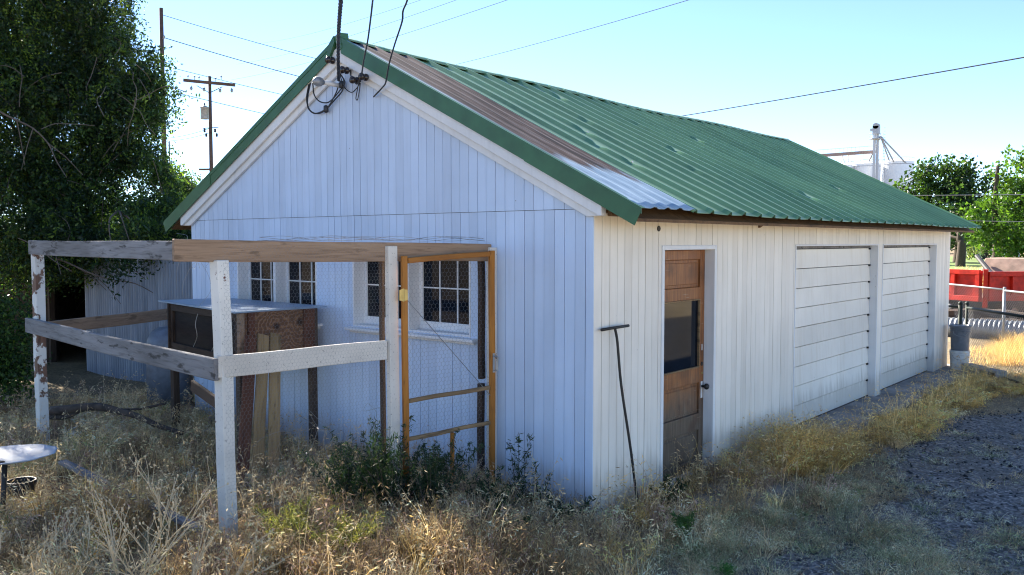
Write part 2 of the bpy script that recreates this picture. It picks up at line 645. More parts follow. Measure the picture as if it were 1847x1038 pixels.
def beam(name, A, B, w_, h_, m, parent=None, up=(0, 0, 1), bevel=0.004, label=None, bow=0.0):
    """a piece of lumber with its own local X along A-B, section w_ (side) by h_ (up)"""
    A, B = Vector(A), Vector(B)
    d = B - A
    L_ = d.length
    x = d.normalized()
    upv = Vector(up)
    if abs(x.dot(upv)) > 0.95:
        upv = Vector((1, 0, 0))
    y = upv.cross(x).normalized()
    z = x.cross(y)
    me = bpy.data.meshes.new(name)
    n = max(2, int(L_ / 0.25))
    vs, fs = [], []
    ph = random.random() * 6
    for i in range(n + 1):
        t = i / n
        dy = bow * math.sin(math.pi * t) + 0.0025 * math.sin(ph + 9 * t)
        dz = 0.003 * math.sin(ph * 2 + 7 * t)
        for (sy, sz) in ((-1, -1), (1, -1), (1, 1), (-1, 1)):
            vs.append((t * L_, sy * w_ / 2 + dy, sz * h_ / 2 + dz))
    for i in range(n):
        for q in range(4):
            q2 = (q + 1) % 4
            fs.append((i * 4 + q, i * 4 + q2, (i + 1) * 4 + q2, (i + 1) * 4 + q))
    fs.append((3, 2, 1, 0))
    e = n * 4
    fs.append((e, e + 1, e + 2, e + 3))
    me.from_pydata(vs, [], fs)
    me.materials.append(m)
    me.update()
    o = bpy.data.objects.new(name, me)
    rot = Matrix((x, y, z)).transposed()
    o.rotation_mode = 'QUATERNION'
    o.rotation_quaternion = rot.to_quaternion()
    o.location = A - (org_of(parent) if parent is not None else Vector((0, 0, 0)))
    link(o, parent)
    if bevel:
        bv = o.modifiers.new("bevel", 'BEVEL')
        bv.width = bevel
        bv.segments = 1
        bv.limit_method = 'ANGLE'
        bv.angle_limit = R(50)
    if label:
        o['label'] = label
    return o


def np_mesh(name, verts, faces, m, parent=None, tint=None, smooth=False):
    """verts (N,3) world coordinates, faces (M,4) or (M,3)"""
    o_ = org_of(parent) if parent is not None else Vector((0, 0, 0))
    verts = np.asarray(verts, dtype=np.float32) - np.array(o_, dtype=np.float32)
    faces = np.asarray(faces, dtype=np.int32)
    k_ = faces.shape[1]
    me = bpy.data.meshes.new(name)
    me.vertices.add(len(verts))
    me.vertices.foreach_set("co", verts.ravel())
    me.loops.add(faces.size)
    me.loops.foreach_set("vertex_index", faces.ravel())
    me.polygons.add(len(faces))
    me.polygons.foreach_set("loop_start", np.arange(0, faces.size, k_, dtype=np.int32))
    me.polygons.foreach_set("loop_total", np.full(len(faces), k_, dtype=np.int32))
    if smooth:
        me.polygons.foreach_set("use_smooth", np.ones(len(faces), dtype=bool))
    me.update(calc_edges=True)
    if tint is not None:
        ca = me.color_attributes.new("tint", 'FLOAT_COLOR', 'POINT')
        buf = np.ones((len(verts), 4), dtype=np.float32)
        buf[:, :3] = tint
        ca.data.foreach_set("color", buf.ravel())
    me.materials.append(m)
    o = bpy.data.objects.new(name, me)
    link(o, parent)
    return o


def smooth01(a, b, x):
    t = np.clip((np.asarray(x, float) - a) / (b - a), 0, 1)
    return t * t * (3 - 2 * t)


def gz(x, y):
    """height of the ground"""
    x = np.asarray(x, float)
    y = np.asarray(y, float)
    rise = 0.17 * smooth01(0.6, -1.6, x) * smooth01(0.4, -1.8, y)
    wob = 0.03 * np.sin(x * 1.7 + 0.6 * y) * np.sin(y * 1.3 - 0.4 * x) * smooth01(0.5, -1.0, x + 0 * y)
    return rise + wob - 0.02


def gzf(x, y):
    return float(gz(x, y))


def vnoise(x, y, s=1.0, seed=0):
    """cheap smooth 2-D value noise in 0..1"""
    x = np.asarray(x, float) * s + seed * 17.3
    y = np.asarray(y, float) * s + seed * 9.1
    xi, yi = np.floor(x), np.floor(y)
    fx, fy = x - xi, y - yi
    fx = fx * fx * (3 - 2 * fx)
    fy = fy * fy * (3 - 2 * fy)

    def h(a, b):
        q = np.sin(a * 127.1 + b * 311.7) * 43758.5453
        return q - np.floor(q)
    return (h(xi, yi) * (1 - fx) + h(xi + 1, yi) * fx) * (1 - fy) + (h(xi, yi + 1) * (1 - fx) + h(xi + 1, yi + 1) * fx) * fy


# ================================================================ SETTING
def sheet(name, xs, ys, zf, m):
    X, Y = np.meshgrid(xs, ys)
    Z = zf(X, Y)
    v = np.stack([X, Y, Z], -1).reshape(-1, 3)
    nx, ny = len(xs), len(ys)
    i = np.arange(nx * ny).reshape(ny, nx)
    f = np.stack([i[:-1, :-1], i[:-1, 1:], i[1:, 1:], i[1:, :-1]], -1).reshape(-1, 4)
    o = np_mesh(name, v, f, m, smooth=True)
    return tag(o, kind='structure')


def spaced(n, near, far):
    t = np.linspace(-1, 1, n)
    return near * t + np.sign(t) * (np.abs(t) ** 7) * far


sheet("ground", spaced(221, 14, 2500) - 1, spaced(221, 14, 2500) + 1,
      lambda X, Y: gz(X, Y) + (0.02 * (vnoise(X, Y, 3.1) - 0.5)) * (np.abs(X) < 20), M['ground'])


def gravel_edge(y):
    return 1.15 + 0.25 * np.sin(y * 0.9) + 0.12 * np.sin(y * 2.7 + 1) - 0.35 * smooth01(1.5, -1.5, y) + 0.55 * smooth01(5.5, 8.5, y)


ys_ = np.concatenate([np.linspace(-60, -4, 20)[:-1], np.linspace(-4, 11, 110), np.linspace(11, 34, 16)[1:]])
us_ = np.concatenate([np.linspace(0, 3, 26)[:-1], np.linspace(3, 6.6, 12)])
X, Y = np.meshgrid(us_, ys_)
XX = X + gravel_edge(Y)
ZZ = gz(XX, Y) + 0.016 + 0.02 * (vnoise(XX, Y, 2.3, 4) - 0.5) * smooth01(0, 0.5, X) - 0.02 * smooth01(0.3, 0, X)
ii = np.arange(XX.size).reshape(XX.shape)
gr = np_mesh("gravel_drive", np.stack([XX, Y, ZZ], -1).reshape(-1, 3),
             np.stack([ii[:-1, :-1], ii[:-1, 1:], ii[1:, 1:], ii[1:, :-1]], -1).reshape(-1, 4), M['gravel'], smooth=True)
tag(gr, kind='structure')

M['field'] = m_plain("pale_bounce_field", (0.62, 0.50, 0.32), 0.95, 0, 0.25, 0.8)  # unseen pale ground, added to bounce warm light onto the side wall
tag(sheet("bounce_field", np.linspace(7.4, 120, 30), np.linspace(-60, 60, 40), lambda X, Y: X * 0 + 0.035 - 0.06 * (X < 7.5), M['field']), kind='structure')
mb = MB()
mb.hexa([(-0.12, 3.55, -0.1), (0.47, 3.55, -0.1), (0.52, 11.0, -0.1), (-0.12, 11.0, -0.1), (-0.12, 3.55, 0.045), (0.47, 3.55, 0.012), (0.52, 11.0, 0.012), (-0.12, 11.0, 0.045)])
tag(mb.build("concrete_apron", M['concrete'], bevel=0.01), kind='structure')
mb = MB()
mb.hexa([(0.02, 0.95, -0.1), (0.95, 1.05, -0.1), (0.9, 2.1, -0.1), (0.02, 2.2, -0.1), (0.02, 0.95, 0.0), (0.95, 1.05, -0.004), (0.9, 2.1, -0.004), (0.02, 2.2, 0.0)])
tag(mb.build("concrete_step", M['concrete'], bevel=0.01), kind='structure')
tag(sheet("lawn", np.linspace(-60, 30, 12), np.linspace(52, 130, 12), lambda X, Y: X * 0 + 0.03, M['lawn']), kind='structure')

# ================================================================ GARAGE
W, L, HE, HR, OF, OS = 5.9534, 10.7557, 2.3919, 4.1688, 0.09, 0.4495
XR = -W / 2
TAN = 0.508
TH = math.atan(TAN)
CO, SI = math.cos(TH), math.sin(TH)
garage = thing("garage", "white board-sided garage with a ribbed green metal roof", "garage", (0, 0, 0))


def roofz(x):
    return HR - abs(x - XR) * TAN


def board_wall(umin, umax, pitch, gap, openings, topf, zbot, to3, seam=None, thick=0.022):
    """separate beaded boards with open joints; u runs along the wall, to3(u, z, out) -> point"""
    m_ = MB()
    edges = [umin]
    u = umin
    while u < umax - 1e-6:
        u = min(umax, u + pitch * (1 + 0.05 * (random.random() - 0.5)))
        edges.append(u)
    for a, b in zip(edges[:-1], edges[1:]):
        g0 = 0.5 * gap * (0.55 + 0.75 * random.random() ** 2)
        pa, pb = a + g0, b - g0
        if pb - pa < 0.004:
            continue
        cuts = [pa, pb] + [q for o in openings for q in (o[0], o[1]) if pa < q < pb]
        cuts.sort()
        out = random.uniform(-0.0014, 0.0014)
        for c, d in zip(cuts[:-1], cuts[1:]):
            mid = (c + d) / 2
            segs = [(zbot, None)]
            for o in openings:
                if o[0] <= mid <= o[1]:
                    segs = [(zbot, o[2]), (o[3], None)]
            spans = []
            for (z0, z1) in segs:
                if seam is not None and (z1 is None or z1 > seam) and z0 < seam:
                    spans += [(z0, seam - 0.004, 0.0), (seam, z1, 0.006)]
                else:
                    spans.append((z0, z1, 0.006 if (seam is not None and z0 >= seam) else 0.0))
            for (z0, z1, o2) in spans:
                za = topf(c) if z1 is None else z1
                zb = topf(d) if z1 is None else z1
                if za - z0 < 0.01 and zb - z0 < 0.01:
                    continue
                oo = out + o2
                m_.hexa([to3(c, z0, oo), to3(d, z0, oo), to3(d, z0, oo - thick), to3(c, z0, oo - thick),
                         to3(c, max(za, z0 + .001), oo), to3(d, max(zb, z0 + .001), oo), to3(d, max(zb, z0 + .001), oo - thick), to3(c, max(za, z0 + .001), oo - thick)])
    return m_


def backing(umin, umax, openings, topf, zbot, to3, off=-0.024, thick=0.06):
    m_ = MB()
    cuts = sorted([umin, umax, XR if umin < XR < umax else umax] + [q for o in openings for q in (o[0], o[1])])
    for c, d in zip(cuts[:-1], cuts[1:]):
        if d - c < 1e-5:
            continue
        mid = (c + d) / 2
        segs = [(zbot, None)]
        for o in openings:
            if o[0] <= mid <= o[1]:
                segs = [(zbot, o[2]), (o[3], None)]
        for (z0, z1) in segs:
            za = topf(c) if z1 is None else z1
            zb = topf(d) if z1 is None else z1
            m_.hexa([to3(c, z0, off), to3(d, z0, off), to3(d, z0, off - thick), to3(c, z0, off - thick),
                     to3(c, za, off), to3(d, zb, off), to3(d, zb, off - thick), to3(c, za, off - thick)])
    return m_


gab3 = lambda u, z, o: (u, -o, z)
sid3 = lambda u, z, o: (o, u, z)
ZWB, ZWT = 1.36, 2.15
WIN = [(-4.96, -3.48, ZWB, ZWT), (-2.90, -1.30, ZWB, ZWT)]
DOOR = (1.02, 2.03, -0.2, 2.165)
G1 = (3.95, 6.86, -0.2, 2.165)
G2 = (7.06, 9.87, -0.2, 2.165)
gt = lambda u: roofz(u) - 0.09
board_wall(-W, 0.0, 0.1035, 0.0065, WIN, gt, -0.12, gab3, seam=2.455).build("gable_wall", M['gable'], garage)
backing(-W, -0.03, WIN, gt, -0.12, gab3).build("gable_sheathing", M['groove'], garage)
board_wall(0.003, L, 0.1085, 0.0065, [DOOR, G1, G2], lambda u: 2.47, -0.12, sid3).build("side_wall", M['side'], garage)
backing(0.08, L, [DOOR, G1, G2], lambda u: 2.47, -0.12, sid3).build("side_sheathing", M['groove'], garage)
m_ = MB()
m_.box((-W - 0.02, 0.1, -0.1), (-W + 0.05, L, 2.45))
m_.prism([(-W, L - 0.03, -0.1), (-0.06, L - 0.03, -0.1), (-0.06, L - 0.03, 2.5), (XR, L - 0.03, HR - 0.1), (-W, L - 0.03, 2.5)], (0, 0.03, 0))
m_.build("rear_wall", M['side'], garage)
MB().box((-W + 0.1, 0.15, -0.08), (-0.1, L - 0.1, -0.02)).build("floor_slab", M['concrete'], garage)


# ---- roof
def roof_strip(y0, y1, pitch, rib_h, top_w, base_w, minor, ns, s1, dents, side=1, lift=0.0, jag=0.0, smin=0.0):
    ys = []
    n = int(round((y1 - y0) / pitch))
    for i in range(n + 1):
        c = y0 + 0.03 + i * pitch
        ys += [(c - base_w / 2, 0), (c - top_w / 2, rib_h), (c + top_w / 2, rib_h), (c + base_w / 2, 0)]
        if minor:
            for fr in (1 / 3, 2 / 3):
                q = c + pitch * fr
                ys += [(q - 0.018, 0), (q - 0.006, minor), (q + 0.006, minor), (q + 0.018, 0)]
        else:
            ys += [(c + pitch / 2, 0)]
    ys = [(a, b) for a, b in ys if y0 <= a <= y1]
    ys = [(y0, 0)] + ys + [(y1, 0)]
    Yv = np.array([a for a, b in ys])
    Hh = np.array([b for a, b in ys])
    S = np.linspace(smin, s1, ns)
    YY, SS = np.meshgrid(Yv, S)
    HH = np.tile(Hh, (ns, 1))
    for (dy, ds, ry, rs, dep) in dents:
        q = np.exp(-((YY - dy) / (ry * 0.75)) ** 2 - ((SS - ds) / (rs * 0.55)) ** 2)
        HH = HH * (1 - 0.7 * np.clip(q * 1.5, 0, 1)) - 0.35 * dep * q
    HH = HH + 0.007 * np.sin(YY * 1.1 + 0.7) * np.sin(SS * 1.9) + 0.004 * (vnoise(YY, SS, 2.2, 3) - 0.5) + lift
    SS = SS + jag * (vnoise(YY, SS * 0, 3.3, 8) - 0.5) * (SS > s1 - 0.01)
    sag = -0.03 * np.sin(np.clip(YY / L, 0, 1) * math.pi) - 0.012 * np.sin(YY * 1.4)
    Xv = XR + side * (SS * CO + HH * SI)
    Zv = HR - SS * SI + HH * CO + sag * (1 - SS / 4.5)
    v = np.stack([Xv, YY, Zv], -1).reshape(-1, 3)
    ny = len(Yv)
    i = np.arange(ny * ns).reshape(ns, ny)
    f = np.stack([i[:-1, :-1], i[1:, :-1], i[1:, 1:], i[:-1, 1:]], -1).reshape(-1, 4)
    if side < 0:
        f = f[:, ::-1]
    return v, f


S1 = (OS + W / 2) / CO
dents = [(1.35, 2.30, .10, .10, .012), (1.6, 2.15, .16, .22, .016), (1.75, 1.9, .12, .12, .014), (1.95, 2.5, .1, .2, .012),
         (2.2, 1.45, .1, .07, .012), (2.1, 0.95, .1, .06, .01), (2.7, 1.2, .1, .07, .012), (1.45, 2.75, .12, .12, .01),
         (1.9, 2.95, .1, .08, .01), (2.5, 2.75, .1, .06, .01), (3.2, 2.1, .1, .06, .012), (4.4, 2.9, .14, .16, .014), (4.75, 3.15, .12, .1, .012),
         (5.6, 2.2, .1, .06, .012), (6.9, 2.7, .1, .06, .012), (3.7, 1.1, .1, .06, .01), (1.1, 3.2, .12, .1, .014), (3.0, 3.1, .1, .06, .01),
         (1.35, 0.6, .1, .06, .012), (2.9, 0.5, .1, .06, .012), (5.0, 1.3, .1, .06, .01), (8.2, 1.6, .1, .06, .01)]
dents = [q for i, q in enumerate(dents) if i % 5 not in (1, 3)]
v, f = roof_strip(0.74, L + OF, 0.305, 0.03, 0.026, 0.075, 0.0, 60, S1, dents, 1, 0.0, 0.02)
o = np_mesh("green_roof_sheet", v, f, M['green_roof'], garage)
v2, f2 = roof_strip(-0.085, 0.80, 0.2, 0.016, 0.03, 0.11, 0.0, 40, S1 - 0.01, [], 1, 0.012, 0.02)
np_mesh("rusty_roof_sheet", v2, f2, M['rust_roof'], garage)
v3, f3 = roof_strip(-0.085, L + OF, 0.2286, 0.022, 0.03, 0.075, 0.0, 10, S1, [], -1)
np_mesh("rear_roof_sheet", v3, f3, M['green_roof'], garage)
for o in garage.children:
    if o.name.endswith("roof_sheet"):
        sm = o.modifiers.new("thick", 'SOLIDIFY')
        sm.thickness = 0.004
        sm.offset = -1
sc = MB()
for r_ in (0.35, 1.1, 1.9, 2.7, 3.45):
    for j in range(33):
        if random.random() < 0.12:
            continue
        y = 0.77 + 0.305 * j + 0.06
        s_ = r_ + random.uniform(-.03, .03)
        sag = -0.03 * math.sin(min(max(y / L, 0), 1) * math.pi) - 0.012 * math.sin(y * 1.4)
        sc.lathe((XR + s_ * CO + .004, y, HR - s_ * SI + 0.008 + sag * (1 - s_ / 4.5)), [(0.011, -0.01), (0.011, 0.004), (0.004, 0.009)], 6)
sc.build("roof_screws", M['steel'], garage)['kind'] = 'stuff'
# underside deck of old boards
m_ = MB()
for s in (1, -1):
    a = (XR, HR - 0.10)
    b = (XR + s * (S1 - 0.10) * CO, HR - 0.10 - (S1 - 0.10) * SI)
    m_.prism([(a[0], -0.06, a[1]), (b[0], -0.06, b[1]), (b[0], -0.06, b[1] - 0.025), (a[0], -0.06, a[1] - 0.025)], (0, L + 0.1, 0))
m_.build("roof_deck", M['fascia'], garage)
# ridge cap, dented and lifted in places
n = 70
Yr = np.linspace(-0.02, L + OF + 0.01, n)
prof = [(-0.09, 0.0), (-0.03, 0.016), (0.0, 0.022), (0.03, 0.016), (0.09, 0.0)]
V = []
for yi in Yr:
    sag = -0.03 * math.sin(min(max(yi / L, 0), 1) * math.pi) - 0.012 * math.sin(yi * 1.4)
    jit = 0.014 * (float(vnoise(yi, 0.3, 3.0, 2)) - 0.3)
    for k_, (dx, dz) in enumerate(prof):
        edge = 1 if k_ in (0, 4) else 0
        V.append((XR + dx, yi, HR - abs(dx) * TAN + 0.026 + dz * 0.6 + sag + edge * jit * 1.4))
F = []
for i in range(n - 1):
    for k_ in range(4):
        F.append((i * 5 + k_, i * 5 + k_ + 1, (i + 1) * 5 + k_ + 1, (i + 1) * 5 + k_))
o = np_mesh("ridge_cap", V, F, M['green_roof'], garage)
o.modifiers.new("thick", 'SOLIDIFY').thickness = 0.004


def rake(sgn, off0, off1, x_end, y0, y1, clip=None, x_start=0.0, square=False):
    """sloping board in the gable plane between two vertical offsets under the roof line"""
    xa = XR + sgn * x_start
    xb = x_end
    P = [(xa, roofz(xa) - off0), (xb, roofz(xb) - off0)]
    if clip is not None and roofz(xb) - off1 < clip:
        xc = XR + sgn * (HR - off1 - clip) / TAN
        P += [(xb, clip), (xc, clip)]
    elif square:
        P += [(xb - sgn * (off1 - off0) * SI * CO, roofz(xb - sgn * (off1 - off0) * SI * CO) - off1)]
    else:
        P += [(xb, roofz(xb) - off1)]
    P += [(xa, roofz(xa) - off1)]
    return MB().prism([(x, y0, z) for x, z in P], (0, y1 - y0, 0))


for sgn in (1, -1):
    xe = XR + sgn * (W / 2 + 0.12)
    rake(sgn, 0.05, 0.215, xe, -0.075, -0.045, 2.395).build("barge_board", M['trim'], garage, bevel=0.003)
    rake(sgn, 0.10, 0.285, xe, -0.043, -0.012, 2.393).build("frieze_board", M['trim'], garage, bevel=0.003)
    xg = XR + sgn * (W / 2 + OS + 0.035)
    g_ = rake(sgn, -0.012, 0.118, XR + sgn * 2.45, -0.095, -0.088, None, 0.045 if sgn > 0 else 0.11)
    g2 = rake(sgn, -0.016, 0.122, xg, -0.102, -0.096, None, 2.36, square=True)
    for q in (g2,):
        k0 = len(g_.v)
        g_.v += q.v
        g_.f += [tuple(a + k0 for a in ff) for ff in q.f]
    # top flange folded over the sheet edge
    xa, xb = XR + sgn * 0.05, xg
    g_.prism([(xa, -0.1, roofz(xa) + 0.036), (xb, -0.1, roofz(xb) + 0.036), (xb, -0.1, roofz(xb) + 0.031), (xa, -0.1, roofz(xa) + 0.031)], (0, 0.05, 0))
    g_.prism([(xa, -0.1, roofz(xa) + 0.031), (xb, -0.1, roofz(xb) + 0.031), (xb, -0.1, roofz(xb) - 0.01), (xa, -0.1, roofz(xa) - 0.01)], (0, 0.005, 0))
    g_.build("rake_trim", M['greentrim'], garage)
# bent scrap of trim at the peak
m_ = MB()
m_.prism([(XR - 0.16, -0.11, HR - 0.07), (XR - 0.05, -0.11, HR + 0.035), (XR - 0.03, -0.11, HR - 0.02), (XR - 0.11, -0.11, HR - 0.15)], (0, 0.08, 0.02))
m_.prism([(XR - 0.06, -0.10, HR + 0.03), (XR + 0.05, -0.105, HR + 0.055), (XR + 0.07, -0.10, HR - 0.09), (XR + 0.03, -0.10, HR - 0.11)], (0, 0.10, 0.01))
m_.build("peak_flashing", M['greentrim'], garage)
# eave fascia and rafter tails
beam("eave_board", (0.13, 0.02, 2.475), (0.134, L + 0.06, 2.475), 0.04, 0.16, M['fascia'], garage, bevel=0.006)
MB().box((0.006, 0.0, 2.42), (0.108, L, 2.44)).build('soffit_board', M['fascia'], garage)
for i, y in enumerate([2.62]):
    dz = -0.045 if i == 0 else 0
    x0, x1 = 0.155, 0.22
    MB().prism([(x0, y, roofz(x0) - 0.06), (x1, y, roofz(x1) - 0.06), (x1, y, roofz(x1) - 0.13 + dz * 0), (x0 + .03, y, 2.40 + dz), (x0, y, 2.38 + dz)], (0, 0.045, 0)).build("rafter_tail", M['fascia'], garage)


# ---- windows
def window(x0, x1):
    fr = MB()
    # casing inside the opening: reveals
    fr.box((x0 - 0.0, -0.004, ZWB), (x0 + 0.02, 0.16, ZWT))
    fr.box((x1 - 0.02, -0.004, ZWB), (x1, 0.16, ZWT))
    fr.box((x0 + 0.02, -0.004, ZWT - 0.025), (x1 - 0.02, 0.16, ZWT))
    fr.box((x0 + 0.02, 0.0, ZWB), (x1 - 0.02, 0.16, ZWB + 0.02))
    xm = (x0 + x1) / 2
    fr.box((xm - 0.022, -0.01, ZWB + 0.02), (xm + 0.022, 0.16, ZWT - 0.025))
    win = fr.build("window", M['trim'], garage, bevel=0.002)
    sl = MB().hexa([(x0 - 0.05, -0.075, ZWB - 0.035), (x1 + 0.09, -0.075, ZWB - 0.035), (x1 + 0.09, 0.03, ZWB - 0.03), (x0 - 0.05, 0.03, ZWB - 0.03),
                    (x0 - 0.05, -0.075, ZWB - 0.01), (x1 + 0.09, -0.075, ZWB - 0.01), (x1 + 0.09, 0.03, ZWB - 0.001), (x0 - 0.05, 0.03, ZWB - 0.001)])
    sl.box((x0 - 0.02, -0.03, ZWB - 0.06), (x1 + 0.06, -0.002, ZWB - 0.036))
    sl.build("sill", M['trim'], win, bevel=0.003)
    for (a, b) in ((x0 + 0.02, xm - 0.022), (xm + 0.022, x1 - 0.02)):
        sash = MB()
        y0, y1 = 0.125, 0.155
        zb, zt = ZWB + 0.02, ZWT - 0.025
        st = 0.042
        sash.box((a, y0, zb), (a + st, y1, zt))
        sash.box((b - st, y0, zb), (b, y1, zt))
        sash.box((a + st, y0, zb), (b - st, y1, zb + 0.075))
        sash.box((a + st, y0, zt - 0.04), (b - st, y1, zt))
        gw = (b - a - 2 * st)
        for k_ in (1, 2):
            q = a + st + gw * k_ / 3
            sash.box((q - 0.006, y0 + 0.004, zb + 0.075), (q + 0.006, y1, zt - 0.04))
        zmid = (zb + 0.075 + zt - 0.04) / 2
        for k_ in range(3):
            qa = a + st + gw * k_ / 3 + (0.006 if k_ else 0)
            qb = a + st + gw * (k_ + 1) / 3 - (0.006 if k_ < 2 else 0)
            sash.box((qa, y0 + 0.006, zmid - 0.006), (qb, y1 - 0.002, zmid + 0.006))
        sash.build("sash", M['trim'], win, bevel=0.0015)
        MB().box((a + st - 0.005, y0 + 0.017, zb + 0.07), (b - st + 0.005, y0 + 0.021, zt - 0.035)).build("pane", M['glass'], win)
    # dim room behind, so nothing shows through
    return win


for (x0, x1, _, _) in WIN:
    window(x0, x1)

# ---- side door
dr = -0.09
dy0, dy1, dz0, dz1 = 1.065, 1.985, 0.03, 2.12
fr = MB()
fr.box((-0.14, 1.02, -0.05), (0.012, 1.06, 2.165))
fr.box((-0.14, 1.99, -0.05), (0.012, 2.03, 2.165))
fr.box((-0.14, 1.06, 2.125), (0.012, 1.99, 2.165))
fr.box((-0.16, 1.06, -0.05), (0.0, 1.99, 0.025))
fr.build("door_frame", M['trim'], garage, bevel=0.003)
d_ = MB()
xo, xi = dr, dr - 0.04
ST = 0.085
rails = [(dz0, 0.125), (0.40, 0.56), (0.855, 1.0), (1.655, 1.77), (2.03, dz1)]
d_.box((xi, dy0, dz0), (xo, dy0 + ST, dz1))
d_.box((xi, dy1 - ST, dz0), (xo, dy1, dz1))
for a, b in rails:
    d_.box((xi, dy0 + ST, a), (xo - 0.0015, dy1 - ST, b))
for a, b in ((0.125, 0.40), (0.56, 0.855), (1.77, 2.03)):
    d_.box((xi + 0.008, dy0 + ST, a), (xo - 0.02, dy1 - ST, b))
    # raised field
    d_.box((xo - 0.02, dy0 + ST + 0.035, a + 0.03), (xo - 0.011, dy1 - ST - 0.035, b - 0.03))
door = d_.build("door", M['door'], garage, bevel=0.004)
MB().box((xi + 0.012, dy0 + ST - 0.004, 1.0), (xi + 0.02, dy1 - ST + 0.004, 1.655)).build("pane", M['glass'], door)
m_ = MB()
for a, b in (((1.0), 1.012), (1.643, 1.655)):
    m_.box((xo - 0.02, dy0 + ST, a), (xo + 0.003, dy1 - ST, b))
m_.box((xo - 0.02, dy1 - ST - 0.012, 1.012), (xo + 0.003, dy1 - ST, 1.643))
m_.box((xo - 0.02, dy0 + ST, 1.012), (xo + 0.003, dy0 + ST + 0.012, 1.643))
m_.build("glazing_bead", M['orange_grey'], door, bevel=0.002)
MB().box((xo, dy1 - 0.06, 0.70), (xo + 0.004, dy1 - 0.025, 0.86)).build("lock_plate", M['whiteplastic'], door, bevel=0.002)
MB().lathe((xo + 0.004, dy1 - 0.043, 0.815), [(0.012, 0), (0.012, 0.03), (0.028, 0.04), (0.03, 0.055), (0.022, 0.068), (0.004, 0.072)], 14, 'x').build("knob", M['darkmetal'], door, smooth=True)
MB().lathe((xo, dy1 - 0.045, 1.03), [(0.02, 0), (0.02, 0.006), (0.005, 0.007)], 14, 'x').build("deadbolt", M['darkmetal'], door)
MB().box((xo, dy1 - 0.055, 0.93), (xo + 0.006, dy1 - 0.025, 0.95)).build("latch_tab", M['brass'], door)
MB().box((xo, dy1 - 0.05, 1.16), (xo + 0.003, dy1 - 0.035, 1.22)).build("keyhole_plate", M['whiteplastic'], door)

# ---- garage doors
GR = 0.105
for gi, (y0, y1, za, zb) in enumerate((G1, G2)):
    z0, z1 = 0.05, 2.115
    nb = 9
    bh = (z1 - z0) / nb
    gd = MB()
    for i in range(nb):
        a = z0 + i * bh
        b = a + bh - 0.009
        tilt = 0.014
        gd.hexa([(-GR + tilt, y0 + 0.022, a), (-GR + tilt, y1 - 0.024, a + random.uniform(-.002, .002)), (-GR - 0.03, y1 - 0.024, a), (-GR - 0.03, y0 + 0.022, a),
                 (-GR, y0 + 0.022, b), (-GR, y1 - 0.024, b), (-GR - 0.03, y1 - 0.024, b), (-GR - 0.03, y0 + 0.022, b)])
    door_o = gd.build("garage_door", M['door_paint'], garage, bevel=0.002)
    MB().box((-GR - 0.044, y0 + .021, z0 - 0.05), (-GR - 0.031, y1 - .021, z1 + 0.02)).build("door_backing", M['groove'], door_o)
    for i in range(1, nb + 1):
        zz = z0 + i * bh - 0.015
        MB().box((-GR + 0.0, y1 - 0.075, zz - 0.012), (-GR + 0.022, y1 - 0.04, zz + 0.012)).build("roller_bolt", M['darkmetal'], door_o)
    hd = MB()
    hd.box((-GR - 0.03, y0 + .021, z1), (-GR + 0.002, y1 - .021, 2.143))
    hd.build("door_header", M['grey_beam'], door_o)
    jm = MB()
    jm.box((-0.15, y0 + 0.001, -0.05), (0.008, y0 + 0.02, 2.144))
    jm.box((-0.15, y1 - 0.02, -0.05), (0.008, y1 - 0.001, 2.144))
    jm.box((-0.15, y0 + 0.001, 2.145), (0.010, y1 - 0.001, 2.164))
    jm.build("door_casing", M['trim'], door_o, bevel=0.002)
    tr = MB()
    ya_, yb_ = y0 + .022, y1 - .022
    tr.hexa([(-GR - .03, ya_, 0.03), (-GR + 0.03, ya_, 0.03), (-GR + 0.03, yb_, 0.03), (-GR - .03, yb_, 0.03), (-GR - .03, ya_, 0.054), (-GR + 0.016, ya_, 0.054), (-GR + 0.016, yb_, 0.054), (-GR - .03, yb_, 0.054)])
    tr.build("threshold_dirt", M['darkwood'], door_o)
m_ = MB()
m_.lathe((0.004, 0.965, 2.31), [(0.026, -0.002), (0.024, 0.004), (0.004, 0.0045)], 9, 'x')
m_.build("vent_hole", M['darkmetal'], garage)

# ---- electric service on the gable
mast = MB().tube([(-3.03, 0.0, 3.735), (-3.03, -0.26, 3.742)], 0.022, 10)
mo = mast.build("service_mast", M['trim'], garage, smooth=True)
MB().lathe((-3.03, -0.25, 3.74), [(0.024, 0.02), (0.026, 0), (0.042, -0.01), (0.048, -0.04), (0.042, -0.07), (0.026, -0.092), (0.005, -0.10)], 16, 'y').build("weatherhead", M['greymetal'], mo, smooth=True)


def spool(p, r=0.035):
    m2 = MB().lathe(p, [(0.012, 0.03), (0.012, 0.0), (r, -0.003), (r, -0.02), (r * 0.6, -0.03), (r * 0.6, -0.045), (r, -0.055), (r, -0.075), (0.01, -0.085)], 12, 'y')
    m2.build("insulator", M['porcelain'], garage, smooth=True)


spool((-3.06, -0.085, 3.975))
spool((-2.84, -0.085, 3.85))
spool((-2.69, -0.085, 3.735))
spool((-2.56, -0.085, 3.75))


def curve(pts, n=10):
    """Catmull-Rom through the points"""
    P = [Vector(p) for p in pts]
    P = [P[0] * 2 - P[1]] + P + [P[-1] * 2 - P[-2]]
    out = []
    for i in range(1, len(P) - 2):
        for j in range(n):
            t = j / n
            a, b, c, d = P[i - 1], P[i], P[i + 1], P[i + 2]
            out.append(0.5 * ((2 * b) + (c - a) * t + (2 * a - 5 * b + 4 * c - d) * t * t + (3 * b - a - 3 * c + d) * t ** 3))
    out.append(P[-2])
    return out


